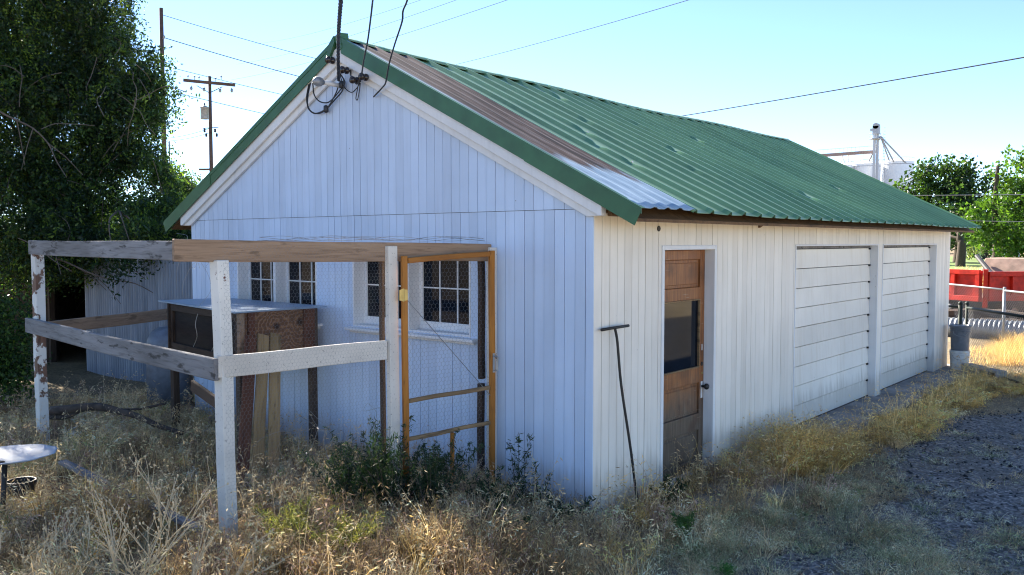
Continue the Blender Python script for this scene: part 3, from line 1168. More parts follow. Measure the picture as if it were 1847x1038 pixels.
lead = MB()
D0 = 0.03
lead.tube(curve([ongable(560, 150, 0.30), ongable(555, 175, 0.22), ongable(556, 195, 0.12), ongable(568, 205, 0.05), ongable(587, 198, 0.05), ongable(604, 180, 0.05), ongable(618, 163, 0.05), ongable(620, 145, 0.05), ongable(613, 133, 0.1)]), 0.0075, 6)
lead.tube(curve([ongable(564, 150, 0.30), ongable(567, 172, 0.22), ongable(578, 184, 0.12), ongable(594, 184, 0.05), ongable(612, 165, 0.05), ongable(622, 150, 0.05), ongable(617, 138, 0.05)]), 0.0065, 6)
lead.tube(curve([ongable(557, 152, 0.30), ongable(553, 180, 0.22), ongable(560, 200, 0.12), ongable(576, 205, 0.05), ongable(592, 193, 0.05), ongable(606, 168, 0.05), ongable(612, 150, 0.05)]), 0.0065, 6)
lead.tube(curve([ongable(613, 135, 0.05), ongable(618, 150, 0.05), ongable(623, 160, 0.05), ongable(634, 167, 0.05), ongable(643, 160, 0.05), ongable(649, 150, 0.05)]), 0.005, 6)
lead.tube(curve([ongable(647, 150, 0.05), ongable(644, 165, 0.05), ongable(642, 178, 0.05), ongable(645, 180, 0.05), ongable(648, 165, 0.05), ongable(650, 150, 0.05)]), 0.005, 6)
lead.tube(curve([ongable(632, 126, 0.05), ongable(633, 138, 0.05), ongable(638, 147, 0.05), ongable(648, 145, 0.05)]), 0.006, 6)
lead.tube(curve([ongable(603, 108, 0.05), ongable(609, 118, 0.05), ongable(613, 130, 0.05)]), 0.006, 6)
lead.lathe(ongable(588, 197, 0.05), [(0.004, 0.04), (0.024, 0.03), (0.026, -0.03), (0.006, -0.04)], 8)
lead.lathe(ongable(616, 153, 0.05), [(0.004, 0.04), (0.02, 0.03), (0.022, -0.03), (0.006, -0.04)], 8)
lead.build("lead_in_cable", M['cable'], mo, smooth=True)

# ================================================================ OVERHEAD LINES
def extend(a, b, k_):
    a, b = Vector(a), Vector(b)
    return a + (b - a) * k_


def twisted(name, path, r, tw, m, label, cat):
    m2 = MB()
    pts = curve(path, 60)
    ln = [0.0]
    for p, q in zip(pts[:-1], pts[1:]):
        ln.append(ln[-1] + (q - p).length)
    for ph in (0, 2.094, 4.189):
        sp = []
        for p, s in zip(pts, ln):
            sp.append(p + (RT * math.cos(ph + s * tw) + UP * 0.2 * math.sin(ph + s * tw) + FW * math.sin(ph + s * tw)) * r)
        m2.tube(sp, r * 0.95, 5)
    return tag(m2.build(name, m, smooth=True), label, cat)


A0 = ongable(611, 146, 0.12)
A1 = at(610, 100, 7.75)
A2 = at(611, 55, 7.0)
A3 = at(615, 0, 6.0)
A4 = at(624, -90, 4.9)
A5 = A4 + (A4 - A3) * 5 + Vector((0, 0, 0.6))
twisted("service_cable", [A0, at(610.5, 124, 8.05), A1, A2, A3, A4, A5], 0.0092, 20, M['cable'], "thick twisted black cable hanging down onto the garage peak", "cable")
m2 = MB().tube(curve([ongable(643, 152, .12), ongable(651, 140, .16), at(656, 110, 7.7), at(663, 75, 7.3), at(669, 30, 6.7), at(673, -5, 6.2), at(684, -90, 5.2), at(684, -90, 5.2) + (A4 - A3) * 6]), 0.0075, 6)
tag(m2.build("drop_wire", M['cable'], smooth=True), "thin black wire rising from an insulator, just right of the twisted cable", "wire", "thin wires rising from the gable")
m2 = MB().tube(curve([ongable(674, 175, .03), ongable(690, 158, .12), ongable(696, 148, .18), at(702, 115, 7.5), at(712, 80, 7.1), at(725, 40, 6.6), at(727, 20, 6.4), at(736, -5, 6.1), at(752, -90, 5.2), at(752, -90, 5.2) + (A4 - A3) * 6]), 0.0075, 6)
tag(m2.build("drop_wire", M['cable'], smooth=True), "crooked thin wire rising over the rusty roof edge, right-hand one of the pair", "wire", "thin wires rising from the gable")


def line_wire(a, b, r, sag, label, name="power_line", m='line', group="overhead power lines", ext=(1.0, 1.2)):
    a, b = Vector(a), Vector(b)
    pts = []
    ea, eb = ext
    for i in range(49):
        t = -ea + (1 + ea + eb) * i / 48
        p = a + (b - a) * t
        p.z -= sag * 4 * t * (1 - t)
        pts.append(p)
    return tag(MB().tube(pts, r * 1.35, 5).build(name, M[m], smooth=True), label, "power line", group)


# along the row of poles behind the garage
line_wire(at(292, 27, 45), at(900, 175, 62), 0.012, 0.4, "topmost faint power line from the tall pole's tip down to the roof", ext=(0, 0.25))
line_wire(at(298, 69, 45), at(900, 215, 62), 0.016, 0.4, "dark power line from the tall pole crossing above the crossarm", ext=(0, 0.25))
line_wire(at(292, 118, 45), at(900, 245, 62), 0.011, 0.3, "power line meeting the roof just above the crossarm's right end", ext=(0, 0.25))
line_wire(at(300, 163, 45), at(900, 285, 62), 0.012, 0.3, "lowest power line from the tall pole, passing behind the crossarm pole", ext=(0, 0.25))
line_wire(at(800, 122, 60), at(1240, 1, 34) + Vector((0, 0, 0)), 0.010, 0.1, "single faint power line rising above the middle of the roof")
line_wire(at(560, 112, 70), at(916, 0, 40), 0.009, 0.1, "lowest of three faint power lines fanning above the garage peak")
line_wire(at(540, 92, 70), at(824, 0, 40), 0.008, 0.1, "middle of three faint power lines fanning above the garage peak")
line_wire(at(540, 66, 70), at(760, 0, 40), 0.007, 0.1, "upper of three faint power lines fanning above the garage peak")
line_wire(at(1000, 246, 40), at(1960, 84, 17), 0.011, 0.05, "thick dark power line crossing the clear sky at right")
line_wire(at(1500, 354, 40), at(1900, 351, 40), 0.012, 0.0, "pale line crossing in front of the trees at right, upper one", m='galv')
line_wire(at(1700, 398, 40), at(1900, 401, 40), 0.010, 0.0, "pale line crossing low in front of the bright green tree", m='galv')

# ================================================================ UTILITY POLES
def upole(px, top, d, r, label, base_z=0.0):
    p = at(px, top, d)
    t = thing("utility_pole", label, "utility pole", (p.x, p.y, 0), "wooden utility poles behind the garage")
    MB().tube([(p.x, p.y, -0.3), (p.x, p.y, p.z * 0.5), (p.x, p.y, p.z)], [r * 1.25, r * 1.1, r * 0.85], 12).build("pole", M['pole'], t, smooth=True)
    return t, p


t, p = upole(290.5, 15, 45, 0.115, "tall bare utility pole half hidden by the dark tree")
for (px, py) in ((296, 68), (299, 163)):
    q = at(px, py, 44.9)
    pin = MB().tube([Vector((p.x, p.y, q.z - .05)), q], 0.02, 6)
    pin.lathe(q + Vector((0, 0, -0.06)), [(0.03, 0), (0.07, 0.04), (0.05, 0.09), (0.065, 0.13), (0.02, 0.17)], 10)
    pin.build("insulator", M['greymetal'], t, smooth=True)
t, p = upole(378, 138, 55, 0.115, "utility pole with a crossarm and a grey transformer can")
ca, cb = at(331, 145, 54.8), at(424, 154, 54.8)
beam("crossarm", ca, cb, 0.11, 0.19, M['pole'], t)
for (px, py) in ((345, 160), (368, 162), (397, 164), (418, 164)):
    q = at(px, py, 54.7)
    MB().lathe(q, [(0.03, 0.18), (0.03, 0.12), (0.09, 0.1), (0.06, 0.03), (0.10, 0.0), (0.05, -0.10), (0.015, -0.12)], 10).build("insulator", M['galv'], t, smooth=True)
for (px, py) in ((339, 139), (351, 140), (359, 141), (389, 143), (399, 140)):
    q = at(px, py, 54.7)
    MB().lathe(q, [(0.02, -0.15), (0.02, 0.0), (0.07, 0.02), (0.05, 0.08), (0.01, 0.12)], 8).build("insulator", M['galv'], t, smooth=True)
for sx, (px, py) in ((-1, (355, 155)), (1, (401, 157))):
    MB().tube([at(px, py, 54.75), at(378, 168, 54.8)], 0.025, 6).build("brace", M['darkmetal'], t)
q = at(369, 204, 54.6)
can = MB().lathe(q, [(0.05, -0.42), (0.24, -0.40), (0.25, -0.36), (0.25, 0.30), (0.27, 0.32), (0.27, 0.37), (0.1, 0.44), (0.02, 0.46)], 18)
can.build("transformer", M['galv'], t, smooth=True)
MB().tube([at(369, 193, 54.6), at(369, 186, 54.6)], [0.06, 0.03], 8).build("bushing", M['porcelain'], t)
rk = MB()
for (px, py) in ((369, 236), (372, 244), (388, 236), (391, 244)):
    rk.lathe(at(px, py, 54.6), [(0.03, 0.12), (0.08, 0.08), (0.06, 0.0), (0.08, -0.08), (0.02, -0.12)], 8)
rk.tube([at(366, 232, 54.6), at(394, 230, 54.6)], 0.025, 6)
rk.build("insulator_rack", M['darkmetal'], t)
beam("lower_crossarm", at(359, 306, 54.8), at(398, 306, 54.8), 0.09, 0.13, M['pole'], t)
t, p = upole(305, 256, 95, 0.09, "thin distant utility pole, lowest against the sky by the tree")
line_wire(at(298, 250, 60), at(378, 232, 55), 0.012, 0.1, "slack line from the tree to the transformer pole's insulator rack", ext=(0.3, 0))
line_wire(at(300, 255, 60), at(378, 240, 55), 0.012, 0.1, "lower slack line reaching the transformer pole's insulator rack", ext=(0.3, 0))

# ================================================================ CHICKEN RUN
P1 = Vector((-1.35, -2.38, 0.0))
P3 = Vector((-1.14, -1.06, 0.0))
P2 = Vector((-5.28, -2.02, 0.0))
GH = Vector((-1.085, -1.0, 0))
GE = Vector((-0.915, -0.125, 0))
run = thing("chicken_run", "open lumber and netting chicken run built against the gable", "chicken run", (-1.35, -2.38, 0))


def post(name, p, w_, d_, z0, z1, m, lean=(0, 0), ang=0.0, label=None):
    a = Vector((p[0] - lean[0], p[1] - lean[1], z0))
    b = Vector((p[0], p[1], z1))
    return beam(name, a, b, d_, w_, m, run, up=(math.cos(ang), math.sin(ang), 0), label=label)


post("post", P1 + Vector((0, 0, 0)), 0.09, 0.09, 0.0, 2.075, M['peel_less'], (-0.06, -0.0), 0.08, "white corner post with chipped paint")
post("post", P2, 0.09, 0.09, 0.0, 2.075, M['peel'], (-0.03, 0.01), 0.05, "white corner post with badly flaking paint")
post("post", P3, 0.045, 0.10, -0.02, 2.165, M['whiteboard'], (-0.02, 0), 0.1)
post("post", (-1.005, -0.055), 0.045, 0.10, -0.02, 2.15, M['whiteboard'], (0, 0), 0.1)
post("stud", (-1.215, -1.09), 0.035, 0.035, 0.0, 2.06, M['darkwood'], (0, 0), 0.1)
post("stud", (-1.09, -0.09), 0.04, 0.06, 1.03, 2.05, M['darkwood'], (0, 0), 0.1)
post("stud", (-1.10, -0.09), 0.05, 0.05, 0.0, 0.99, M['darkwood'], (0, 0), 0.1)
B0 = at(312, 450, 5.42)
B0.z = 2.142
ddir = (P3 - P1).normalized()
B0 = Vector((P1.x, P1.y, 2.142)) - ddir * 0.30
beam("top_beam", B0, (-1.02, -0.06, 2.105), 0.04, 0.145, M['brown_beam'], run, label="bare brown top beam")
beam("top_beam", (P2.x - 0.16, P2.y - 0.0, 2.14), (P1.x - 0.06, P1.y - 0.005, 2.13), 0.04, 0.14, M['grey_beam'], run, label="weathered grey top beam")
off = Vector((0.062, -0.008, 0))
beam("rail", P1 + off + Vector((-0.01, -0.05, 1.375)), P3 + Vector((0.0, -0.06, 1.375)) + Vector((-0.0, 0, 0)), 0.036, 0.145, M['whiteboard'], run, label="dusty white middle rail")
beam("rail", (P2.x - 0.12, P2.y - 0.07, 1.365), (P1.x + 0.055, P1.y - 0.07, 1.355), 0.04, 0.145, M['grey_beam'], run, label="weathered grey middle rail")
beam("rail", (P2.x - 0.0, P2.y + 0.06, 1.33), (-6.08, -0.06, 1.33), 0.04, 0.13, M['brown_beam'], run)
# lower crosspiece seen under the grey rail
beam("rail", (-2.05, -2.2, 1.14), (-1.42, -2.31, 1.06), 0.03, 0.08, M['darkwood'], run)


def hexnet(A, B, z0, z1, cell, r, parent, name, wob=0.01, seed=0):
    """hexagonal netting between two uprights"""
    A, B = Vector(A), Vector(B)
    ln = (B - A).length
    ux = (B - A) / ln
    nn = ux.cross(Vector((0, 0, 1)))
    s = cell / math.sqrt(3)
    segs = []
    nx = int(ln / cell)
    nz = int((z1 - z0) / (1.5 * s))
    for j in range(nz):
        for i in range(nx):
            x = (i + 0.5 * (j % 2)) * cell
            z = j * 1.5 * s
            c0 = (x, z)
            c1 = (x, z + s)
            segs.append((c0, c1))
            segs.append((c1, (x + cell / 2, z + 1.5 * s)))
            segs.append((c1, (x - cell / 2, z + 1.5 * s)))
    S = np.array(segs)
    S[:, :, 0] = np.clip(S[:, :, 0], 0, ln)
    p = np.array(A)[None, None] + S[:, :, 0:1] * np.array(ux) + np.array([0, 0, 1]) * (S[:, :, 1:2] + z0)
    wv = wob * (vnoise(S[:, :, 0], S[:, :, 1], 4, seed) - 0.5) * 2
    p = p + wv[..., None] * np.array(nn)
    d = p[:, 1] - p[:, 0]
    d /= np.linalg.norm(d, axis=1, keepdims=True) + 1e-9
    nv = np.array(nn)
    sd_ = np.cross(d, nv)
    V = []
    for e in (0, 1):
        for a in (0, 2.094, 4.189):
            V.append(p[:, e] + r * (math.cos(a) * sd_ + math.sin(a) * nv))
    V = np.stack(V, 1)
    n = len(V)
    b = np.arange(n)[:, None] * 6
    F = np.concatenate([b + np.array([0, 1, 4, 3]), b + np.array([1, 2, 5, 4]), b + np.array([2, 0, 3, 5])])
    return np_mesh(name, V.reshape(-1, 3), F, M['mesh_wire'], parent)


hexnet(P1 + Vector((0.095, -0.03, 0)), P3 + Vector((0.04, -0.05, 0)), 0.05, 2.2, 0.028, 0.00045, run, "wire_netting", 0.012, 1)
# gate
gate = thing("gate_tmp", "", "")
bpy.data.objects.remove(gate)
g_ = MB()
gd = (GE - GH).normalized()
gn = Vector((gd.y, -gd.x, 0))


def gbar(a, b, za, zb, w_, hz=None):
    """bar in the gate plane from along-distance a to b"""
    pass


GL = (GE - GH).length
gate = beam("gate", GH + gd * 0.025 + Vector((0, 0, 0.06)), GH + gd * 0.02 + Vector((0, 0, 2.09)), 0.048, 0.03, M['orange'], run, up=tuple(gn), label="orange stained netting gate")


def gchild(name, A, B, w_, h_, m, up):
    o = beam(name, A, B, w_, h_, m, None, up=up)
    mw = Matrix.LocRotScale(o.location, o.rotation_quaternion, None)
    gw = Matrix.LocRotScale(org_of(run) + gate.location, gate.rotation_quaternion, None)
    o.parent = gate
    o.matrix_parent_inverse = gw.inverted()
    return o


gz_ = tuple(gn)
gchild("stile", GH + gd * (GL - 0.025) + Vector((0, 0, 0.06)), GH + gd * (GL - 0.025) + Vector((0, 0, 2.125)), 0.052, 0.03, M['orange'], gz_)
gchild("top_bar", GH + gd * 0.05 + Vector((0, 0, 2.055)), GH + gd * (GL - 0.05) + Vector((0, 0, 2.10)), 0.028, 0.042, M['orange'], (0, 0, 1))
gchild("cross_bar", GH + gd * 0.05 + Vector((0, 0, 0.965)), GH + gd * (GL - 0.05) + Vector((0, 0, 0.985)), 0.028, 0.032, M['orange_grey'], (0, 0, 1))
gchild("cross_bar", GH + gd * 0.05 + Vector((0, 0, 0.665)), GH + gd * (GL - 0.05) + Vector((0, 0, 0.69)), 0.028, 0.03, M['orange_grey'], (0, 0, 1))
gchild("cross_bar", GH + gd * 0.05 + Vector((0, 0, 0.10)), GH + gd * (GL - 0.05) + Vector((0, 0, 0.12)), 0.028, 0.05, M['orange_grey'], (0, 0, 1))
gchild("upright_bar", GH + gd * 0.46 + Vector((0, 0, 0.125)), GH + gd * 0.46 + Vector((0, 0, 0.66)), 0.03, 0.026, M['orange'], gz_)


def wparent(o, par_world):
    o.parent = gate
    o.matrix_parent_inverse = par_world.inverted()


GWM = Matrix.LocRotScale(org_of(run) + gate.location, gate.rotation_quaternion, None)
o = hexnet(GH + gd * 0.03 - gn * 0.018, GH + gd * (GL - 0.02) - gn * 0.018, 0.12, 2.08, 0.036, 0.00065, None, "wire_netting", 0.004, 2)
wparent(o, GWM)
hz = MB()
hp = GH + gn * 0.018 + Vector((0, 0, 1.79))
hz.tube([hp + Vector((0, 0, -0.05)), hp + Vector((0, 0, 0.05))], 0.008, 8)
for s in (-1, 1):
    a = hp + gd * (0.004 * s)
    b = hp + gd * (0.036 * s)
    hz.hexa([a + Vector((0, 0, -.045)), b + Vector((0, 0, -.04)), b + gn * .004 + Vector((0, 0, -.04)), a + gn * .004 + Vector((0, 0, -.045)),
             a + Vector((0, 0, .045)), b + Vector((0, 0, .04)), b + gn * .004 + Vector((0, 0, .04)), a + gn * .004 + Vector((0, 0, .045))])
o = hz.build("hinge", M['brass'])
wparent(o, GWM)
hh = MB()
q = GH + gd * (GL - 0.02) + gn * 0.02
hh.tube([q + Vector((0, 0, 1.13)), q + gn * 0.05 + Vector((0, 0, 1.13)), q + gn * 0.055 + Vector((0, 0, 1.24)), q + Vector((0, 0, 1.25))], 0.006, 6)
hh.hexa([q - gd * .01 + Vector((0, 0, 1.11)), q + gd * .01 + Vector((0, 0, 1.11)), q + gd * .01 - gn * .004 + Vector((0, 0, 1.11)), q - gd * .01 - gn * .004 + Vector((0, 0, 1.11)),
         q - gd * .01 + Vector((0, 0, 1.27)), q + gd * .01 + Vector((0, 0, 1.27)), q + gd * .01 - gn * .004 + Vector((0, 0, 1.27)), q - gd * .01 - gn * .004 + Vector((0, 0, 1.27))])
o = hh.build("handle", M['steel'])
wparent(o, GWM)
o = MB().tube([GH + gd * 0.04 + gn * 0.008 + Vector((0, 0, 1.75)), GH + gd * (GL - 0.03) + gn * 0.008 + Vector((0, 0, 0.90))], 0.003, 6).build("brace_wire", M['wire'])
wparent(o, GWM)
# stray wires
sw = MB()
for k_ in range(9):
    a = B0 + ddir * random.uniform(-0.05, 0.4) + Vector((0, 0, random.uniform(-0.08, 0.08)))
    pts = [a]
    for j in range(3):
        pts.append(pts[-1] + Vector((random.uniform(-0.16, 0.02), random.uniform(-0.06, 0.1), random.uniform(-0.16, 0.09))))
    sw.tube(curve(pts, 6), 0.0009, 4)
for k_ in range(5):
    pts = []
    ph = random.random() * 6
    for j in range(12):
        q = Vector((P1.x, P1.y, 0)).lerp(Vector((-1.02, -0.06, 0)), 0.12 + j / 13)
        pts.append(q + Vector((random.uniform(-.03, .03), 0, 2.215 + 0.014 * math.sin(ph + j * 1.1) + random.uniform(0, .012))))
    sw.tube(curve(pts, 5), 0.0012, 4)
for k_ in range(5):
    a = Vector((-1.9 + random.uniform(-.6, .8), -1.4 + random.uniform(-.2, .3), 0.75 + random.uniform(-.2, .3)))
    pts = [a]
    for j in range(5):
        pts.append(pts[-1] + Vector((random.uniform(-.15, .15), random.uniform(-.1, .12), random.uniform(-.16, .14))))
    sw.tube(curve(pts, 6), 0.0012, 4)
sw.build("loose_wire", M['wire'], run)['kind'] = 'stuff'

# ================================================================ HUTCH AND THE BOARDS LEANING ON IT
hut = thing("hutch", "plywood hutch on legs under a flat blue metal lid", "hutch", (-4.2, -0.6, 0))
ld = MB().hexa([(-5.30, -0.78, 1.535), (-3.26, -1.10, 1.535), (-3.20, -0.09, 1.535), (-5.1, -0.05, 1.535), (-5.30, -0.78, 1.55), (-3.26, -1.10, 1.55), (-3.20, -0.09, 1.55), (-5.1, -0.05, 1.55)])
lid_m = m_plain("blue_grey_sheet_metal", (0.27, 0.36, 0.47), 0.42, 0.25, 0.2, 3)
ld.build("lid", lid_m, hut)
MB().box((-3.34, -1.00, 1.05), (-3.32, -0.16, 1.533)).build("side_panel", M['ply'], hut)
MB().box((-3.319, -0.30, 1.06), (-3.29, -0.17, 1.53)).build("batten", M['redwood'], hut, bevel=0.003)
MB().box((-3.319, -0.93, 1.06), (-3.29, -0.86, 1.53)).build("batten", M['redwood'], hut, bevel=0.003)
MB().box((-3.319, -1.04, 1.02), (-3.27, -0.985, 1.53)).build("batten", M['brown_beam'], hut, bevel=0.003)
MB().box((-5.0, -0.12, 1.05), (-3.34, -0.10, 1.533)).build("back_panel", M['darkwood'], hut)
MB().box((-5.0, -0.80, 1.03), (-3.345, -0.12, 1.05)).build("floor_panel", M['darkwood'], hut)
MB().box((-5.02, -0.82, 1.03), (-5.0, -0.12, 1.533)).build("side_panel", M['darkwood'], hut)
for (x, y) in ((-5.0, -0.76), (-3.36, -0.98), (-3.34, -0.17), (-4.97, -0.15)):
    beam("leg", (x, y, -0.03), (x, y, 1.53), 0.07, 0.07, M['darkwood'], hut)
MB().hexa([(-4.97, -0.765, 1.05), (-3.38, -0.965, 1.05), (-3.38, -0.945, 1.05), (-4.97, -0.745, 1.05), (-4.97, -0.765, 1.53), (-3.38, -0.965, 1.53), (-3.38, -0.945, 1.53), (-4.97, -0.745, 1.53)]).build("front_panel", m_wood("near_black_plywood", (0.03, 0.02, 0.016), (0.016, 0.011, 0.009), (0.008, 0.006, 0.005)), hut)  # near-black sheet stands in for the shade of the open front
beam("front_rail", (-4.97, -0.79, 1.07), (-3.38, -1.0, 1.07), 0.03, 0.08, M['darkwood'], hut)
beam("front_rail", (-4.97, -0.79, 1.49), (-3.38, -1.0, 1.49), 0.03, 0.07, M['darkwood'], hut)
for (hx, hy) in ((-4.2, -0.93), (-3.75, -0.99)):
    MB().tube(curve([(hx, hy, 1.47), (hx - .03, hy - .01, 1.36), (hx - .02, hy, 1.24), (hx - .08, hy - .01, 1.13)], 5), 0.004, 5).build("hanging_chain", M['steel'], hut)

bd = [('redwood', -1.00, -0.885, -2.66, -1.46, "red-brown board leaning on the hutch, leftmost of three boards"),
      ('ochre', -0.87, -0.75, -2.62, -1.335, "ochre board with a white top leaning between two other boards"),
      ('ochre', -0.735, -0.615, -2.58, -1.20, "speckled ochre board leaning on the hutch, nearest the gate")]
for k_, (mm, ya, yb, xb, ybot, lab) in enumerate(bd):
    top = Vector((-3.235, (ya + yb) / 2, 1.315))
    bot = Vector((xb, ybot + 0.03, 0.02))
    o = beam("leaning_board", bot, top, 0.115, 0.022, M[mm], None, up=(0.9, 0, 0.4))
    tag(o, lab, "board", "boards leaning against the hutch")

# ================================================================ LEFT BACKGROUND: SHED, BUSH, DEBRIS
shed = thing("corrugated_shed", "corrugated steel shed with a dark open doorway behind the run", "shed", (-10, 1.0, 0))


def corr(x0, x1, z0, z1, y, pitch=0.08, amp=0.03):
    n = int((x1 - x0) / pitch * 8)
    xs = np.linspace(x0, x1, n)
    zs = np.array([z0, (z0 + z1) / 2, z1])
    Xg, Zg = np.meshgrid(xs, zs)
    Yg = y + amp * np.sin(Xg / pitch * 2 * math.pi)
    i = np.arange(Xg.size).reshape(Xg.shape)
    f_ = np.stack([i[:-1, :-1], i[:-1, 1:], i[1:, 1:], i[1:, :-1]], -1).reshape(-1, 4)
    return np.stack([Xg, Yg, Zg], -1).reshape(-1, 3), f_


v, f = corr(-11.28, -9.5, -0.1, 2.17, 1.0)
np_mesh("wall_sheet", v, f, M['corr'], shed, smooth=True)
v, f = corr(-9.55, -6.9, -0.1, 2.17, 0.985)
np_mesh("wall_sheet", v, f, M['corr'], shed, smooth=True)
v, f = corr(-16.0, -12.85, -0.1, 2.17, 1.0)
np_mesh("wall_sheet", v, f, M['darkwood'], shed, smooth=True)
MB().box((-16, 1.1, -0.1), (-15.9, 4.0, 2.15)).box((-16, 3.95, -0.1), (-6.9, 4.05, 2.3)).box((-6.95, 1.1, -0.1), (-6.9, 3.95, 2.15)).box((-16, 1.02, 2.06), (-6.9, 1.09, 2.15)).build("rear_wall", M['darkwood'], shed)
MB().hexa([(-16.2, 0.85, 2.175), (-6.7, 0.85, 2.175), (-6.7, 4.3, 2.4), (-16.2, 4.3, 2.4), (-16.2, 0.85, 2.195), (-6.7, 0.85, 2.195), (-6.7, 4.3, 2.42), (-16.2, 4.3, 2.42)]).build("roof", M['corr'], shed)
beam("door_post", (-12.83, 1.05, -0.1), (-12.83, 1.05, 2.1), 0.1, 0.1, M['darkwood'], shed)
beam("door_post", (-11.3, 1.07, -0.1), (-11.3, 1.07, 2.1), 0.08, 0.08, M['darkwood'], shed)

# boarded fence at the far left
fn = thing("board_fence", "dark board fence under the tree at the far left", "fence", (-14, -1.5, 0))
m_ = MB()
a, b = Vector((-17.5, -2.6, 0)), Vector((-12.95, 0.85, 0))
for i in range(38):
    q = a.lerp(b, i / 38)
    q2 = a.lerp(b, (i + 0.9) / 38)
    h_ = 1.85 + random.uniform(-.08, .08)
    n_ = Vector((0.6, -0.8, 0)) * 0.02
    m_.hexa([q, q2, q2 + n_, q + n_, q + Vector((0, 0, h_)), q2 + Vector((0, 0, h_)), q2 + n_ + Vector((0, 0, h_)), q + n_ + Vector((0, 0, h_))])
m_.build("pickets", M['darkwood'], fn)
beam("fence_rail", a + Vector((0, .05, 1.4)), b + Vector((0, .05, 1.4)), 0.04, 0.09, M['darkwood'], fn)

# fallen branch
br = thing("fallen_branch", "dark crooked branch lying in the grass inside the run", "branch", (-4.6, -1.6, 0.2))
zz = lambda x, y, h=0.0: (x, y, gzf(x, y) + h)
pts = [at(92, 742, 8.9), at(130, 738, 8.8), at(175, 734, 8.75), at(215, 742, 8.7), at(250, 752, 8.6), at(285, 768, 8.55), at(330, 782, 8.5)]
MB().tube(curve(pts, 5), [0.05 - 0.0009 * i for i in range(31)], 8).build("limb", M['bark'], br, smooth=True)
MB().tube(curve([at(205, 740, 8.7), at(250, 738, 8.75), at(300, 728, 8.9)], 5), 0.014, 6).build("side_shoot", M['bark'], br, smooth=True)
MB().tube(curve([at(90, 752, 8.9), at(118, 752, 8.85), at(140, 742, 8.8)], 5), 0.03, 6).build("side_shoot", M['bark'], br, smooth=True)
# plank lost in the grass
tag(beam("fallen_plank", at(112, 834, 7.0), at(385, 968, 5.75), 0.07, 0.03, M['grey_beam'], None), "long grey plank lying half buried in dry grass", "plank")
# dish on a rod
bb = at(20, 822, 6.0)
dish = thing("bird_bath", "shallow white dish on a thin rod at the left edge", "bird bath", (bb.x, bb.y, 0))
dm = MB()
nseg = 40
prof = [(0.02, -0.03), (0.12, -0.03), (0.22, -0.012), (0.285, 0.008), (0.29, 0.012), (0.28, 0.013), (0.2, -0.004), (0.1, -0.016), (0.02, -0.018)]
b0 = len(dm.v)
for (r_, h_) in prof:
    for k_ in range(nseg):
        a_ = 2 * math.pi * k_ / nseg
        rr = r_ * (1 + (0.02 * math.sin(a_ * 9 + 1) + 0.015 * math.sin(a_ * 17)) * (r_ > 0.25))
        dm.v.append((bb.x + rr * math.cos(a_), bb.y + rr * math.sin(a_), bb.z + h_))
for j in range(len(prof) - 1):
    for k_ in range(nseg):
        k2 = (k_ + 1) % nseg
        dm.f.append((b0 + j * nseg + k_, b0 + j * nseg + k2, b0 + (j + 1) * nseg + k2, b0 + (j + 1) * nseg + k_))
dm.f.append(tuple(b0 + k_ for k_ in range(nseg - 1, -1, -1)))
dm.f.append(tuple(b0 + (len(prof) - 1) * nseg + k_ for k_ in range(nseg)))
dm.build("bowl", M['dish'], dish, smooth=True)
MB().tube([(bb.x - 0.06, bb.y - 0.06, gzf(bb.x, bb.y) - 0.1), (bb.x - 0.03, bb.y - 0.03, bb.z - 0.03)], 0.018, 10).build("rod", M['darkmetal'], dish, smooth=True)
mud = MB()
for k_ in range(14):
    a_ = random.random() * 6.28
    r_ = random.random() * 0.09
    c = Vector((bb.x + 0.05 + r_ * math.cos(a_), bb.y - 0.12 + 0.6 * r_ * math.sin(a_), bb.z - 0.008))
    s = random.uniform(0.012, 0.024)
    mud.lathe(c, [(0.002, -s * .4), (s, -s * .2), (s * .8, s * .3), (0.002, s * .5)], 6)
mud.build("dried_mud", M['darkwood'], dish)

pt = at(38, 868, 6.6)
m_ = MB().lathe((pt.x, pt.y, gzf(pt.x, pt.y) - 0.02), [(0.075, 0), (0.10, 0.19), (0.108, 0.19), (0.108, 0.215), (0.095, 0.215), (0.085, 0.05), (0.01, 0.045)], 18)
tag(m_.build("plant_pot", M['blackpot'], smooth=False), "black plastic pot sitting in yellow grass near the bird bath", "plant pot")


def rock(px, py, d, s, label, m='rock'):
    p = at(px, py, d)
    p.z = gzf(p.x, p.y) + s * 0.35
    m2 = MB()
    n, k_ = 10, 7
    for j in range(k_ + 1):
        la = math.pi * j / k_
        for i in range(n):
            lo = 2 * math.pi * i / n
            q = 0.75 + 0.45 * float(vnoise(math.cos(lo) * 2 + px, math.sin(lo) * 2 + la * 1.3, 1.0, 5))
            m2.v.append((p.x + s * q * math.sin(la) * math.cos(lo), p.y + s * q * math.sin(la) * math.sin(lo), p.z + s * 0.7 * q * math.cos(la)))
    for j in range(k_):
        for i in range(n):
            i2 = (i + 1) % n
            m2.f.append((j * n + i, (j + 1) * n + i, (j + 1) * n + i2, j * n + i2))
    return tag(m2.build("rock", M[m]), label, "rock", "rocks in the dry grass")


rock(55, 945, 5.9, 0.13, "blue-grey rock in the grass in front of the bird bath rod")
rock(120, 828, 7.4, 0.09, "small dark rock beside the end of the grey plank")

# white tank end behind the hutch
tk = at(305, 600, 10.6)
mm = MB().lathe((tk.x, tk.y, -0.05), [(0.27, 0.0), (0.27, 0.95), (0.255, 1.05), (0.20, 1.14), (0.12, 1.19), (0.02, 1.205)], 26)
tag(mm.build("steel_tank", m_plain("dull_blue_tank", (0.16, 0.18, 0.22), 0.5, 0.2), smooth=True), "dull domed steel tank standing behind the hutch beside the corrugated wall", "tank")

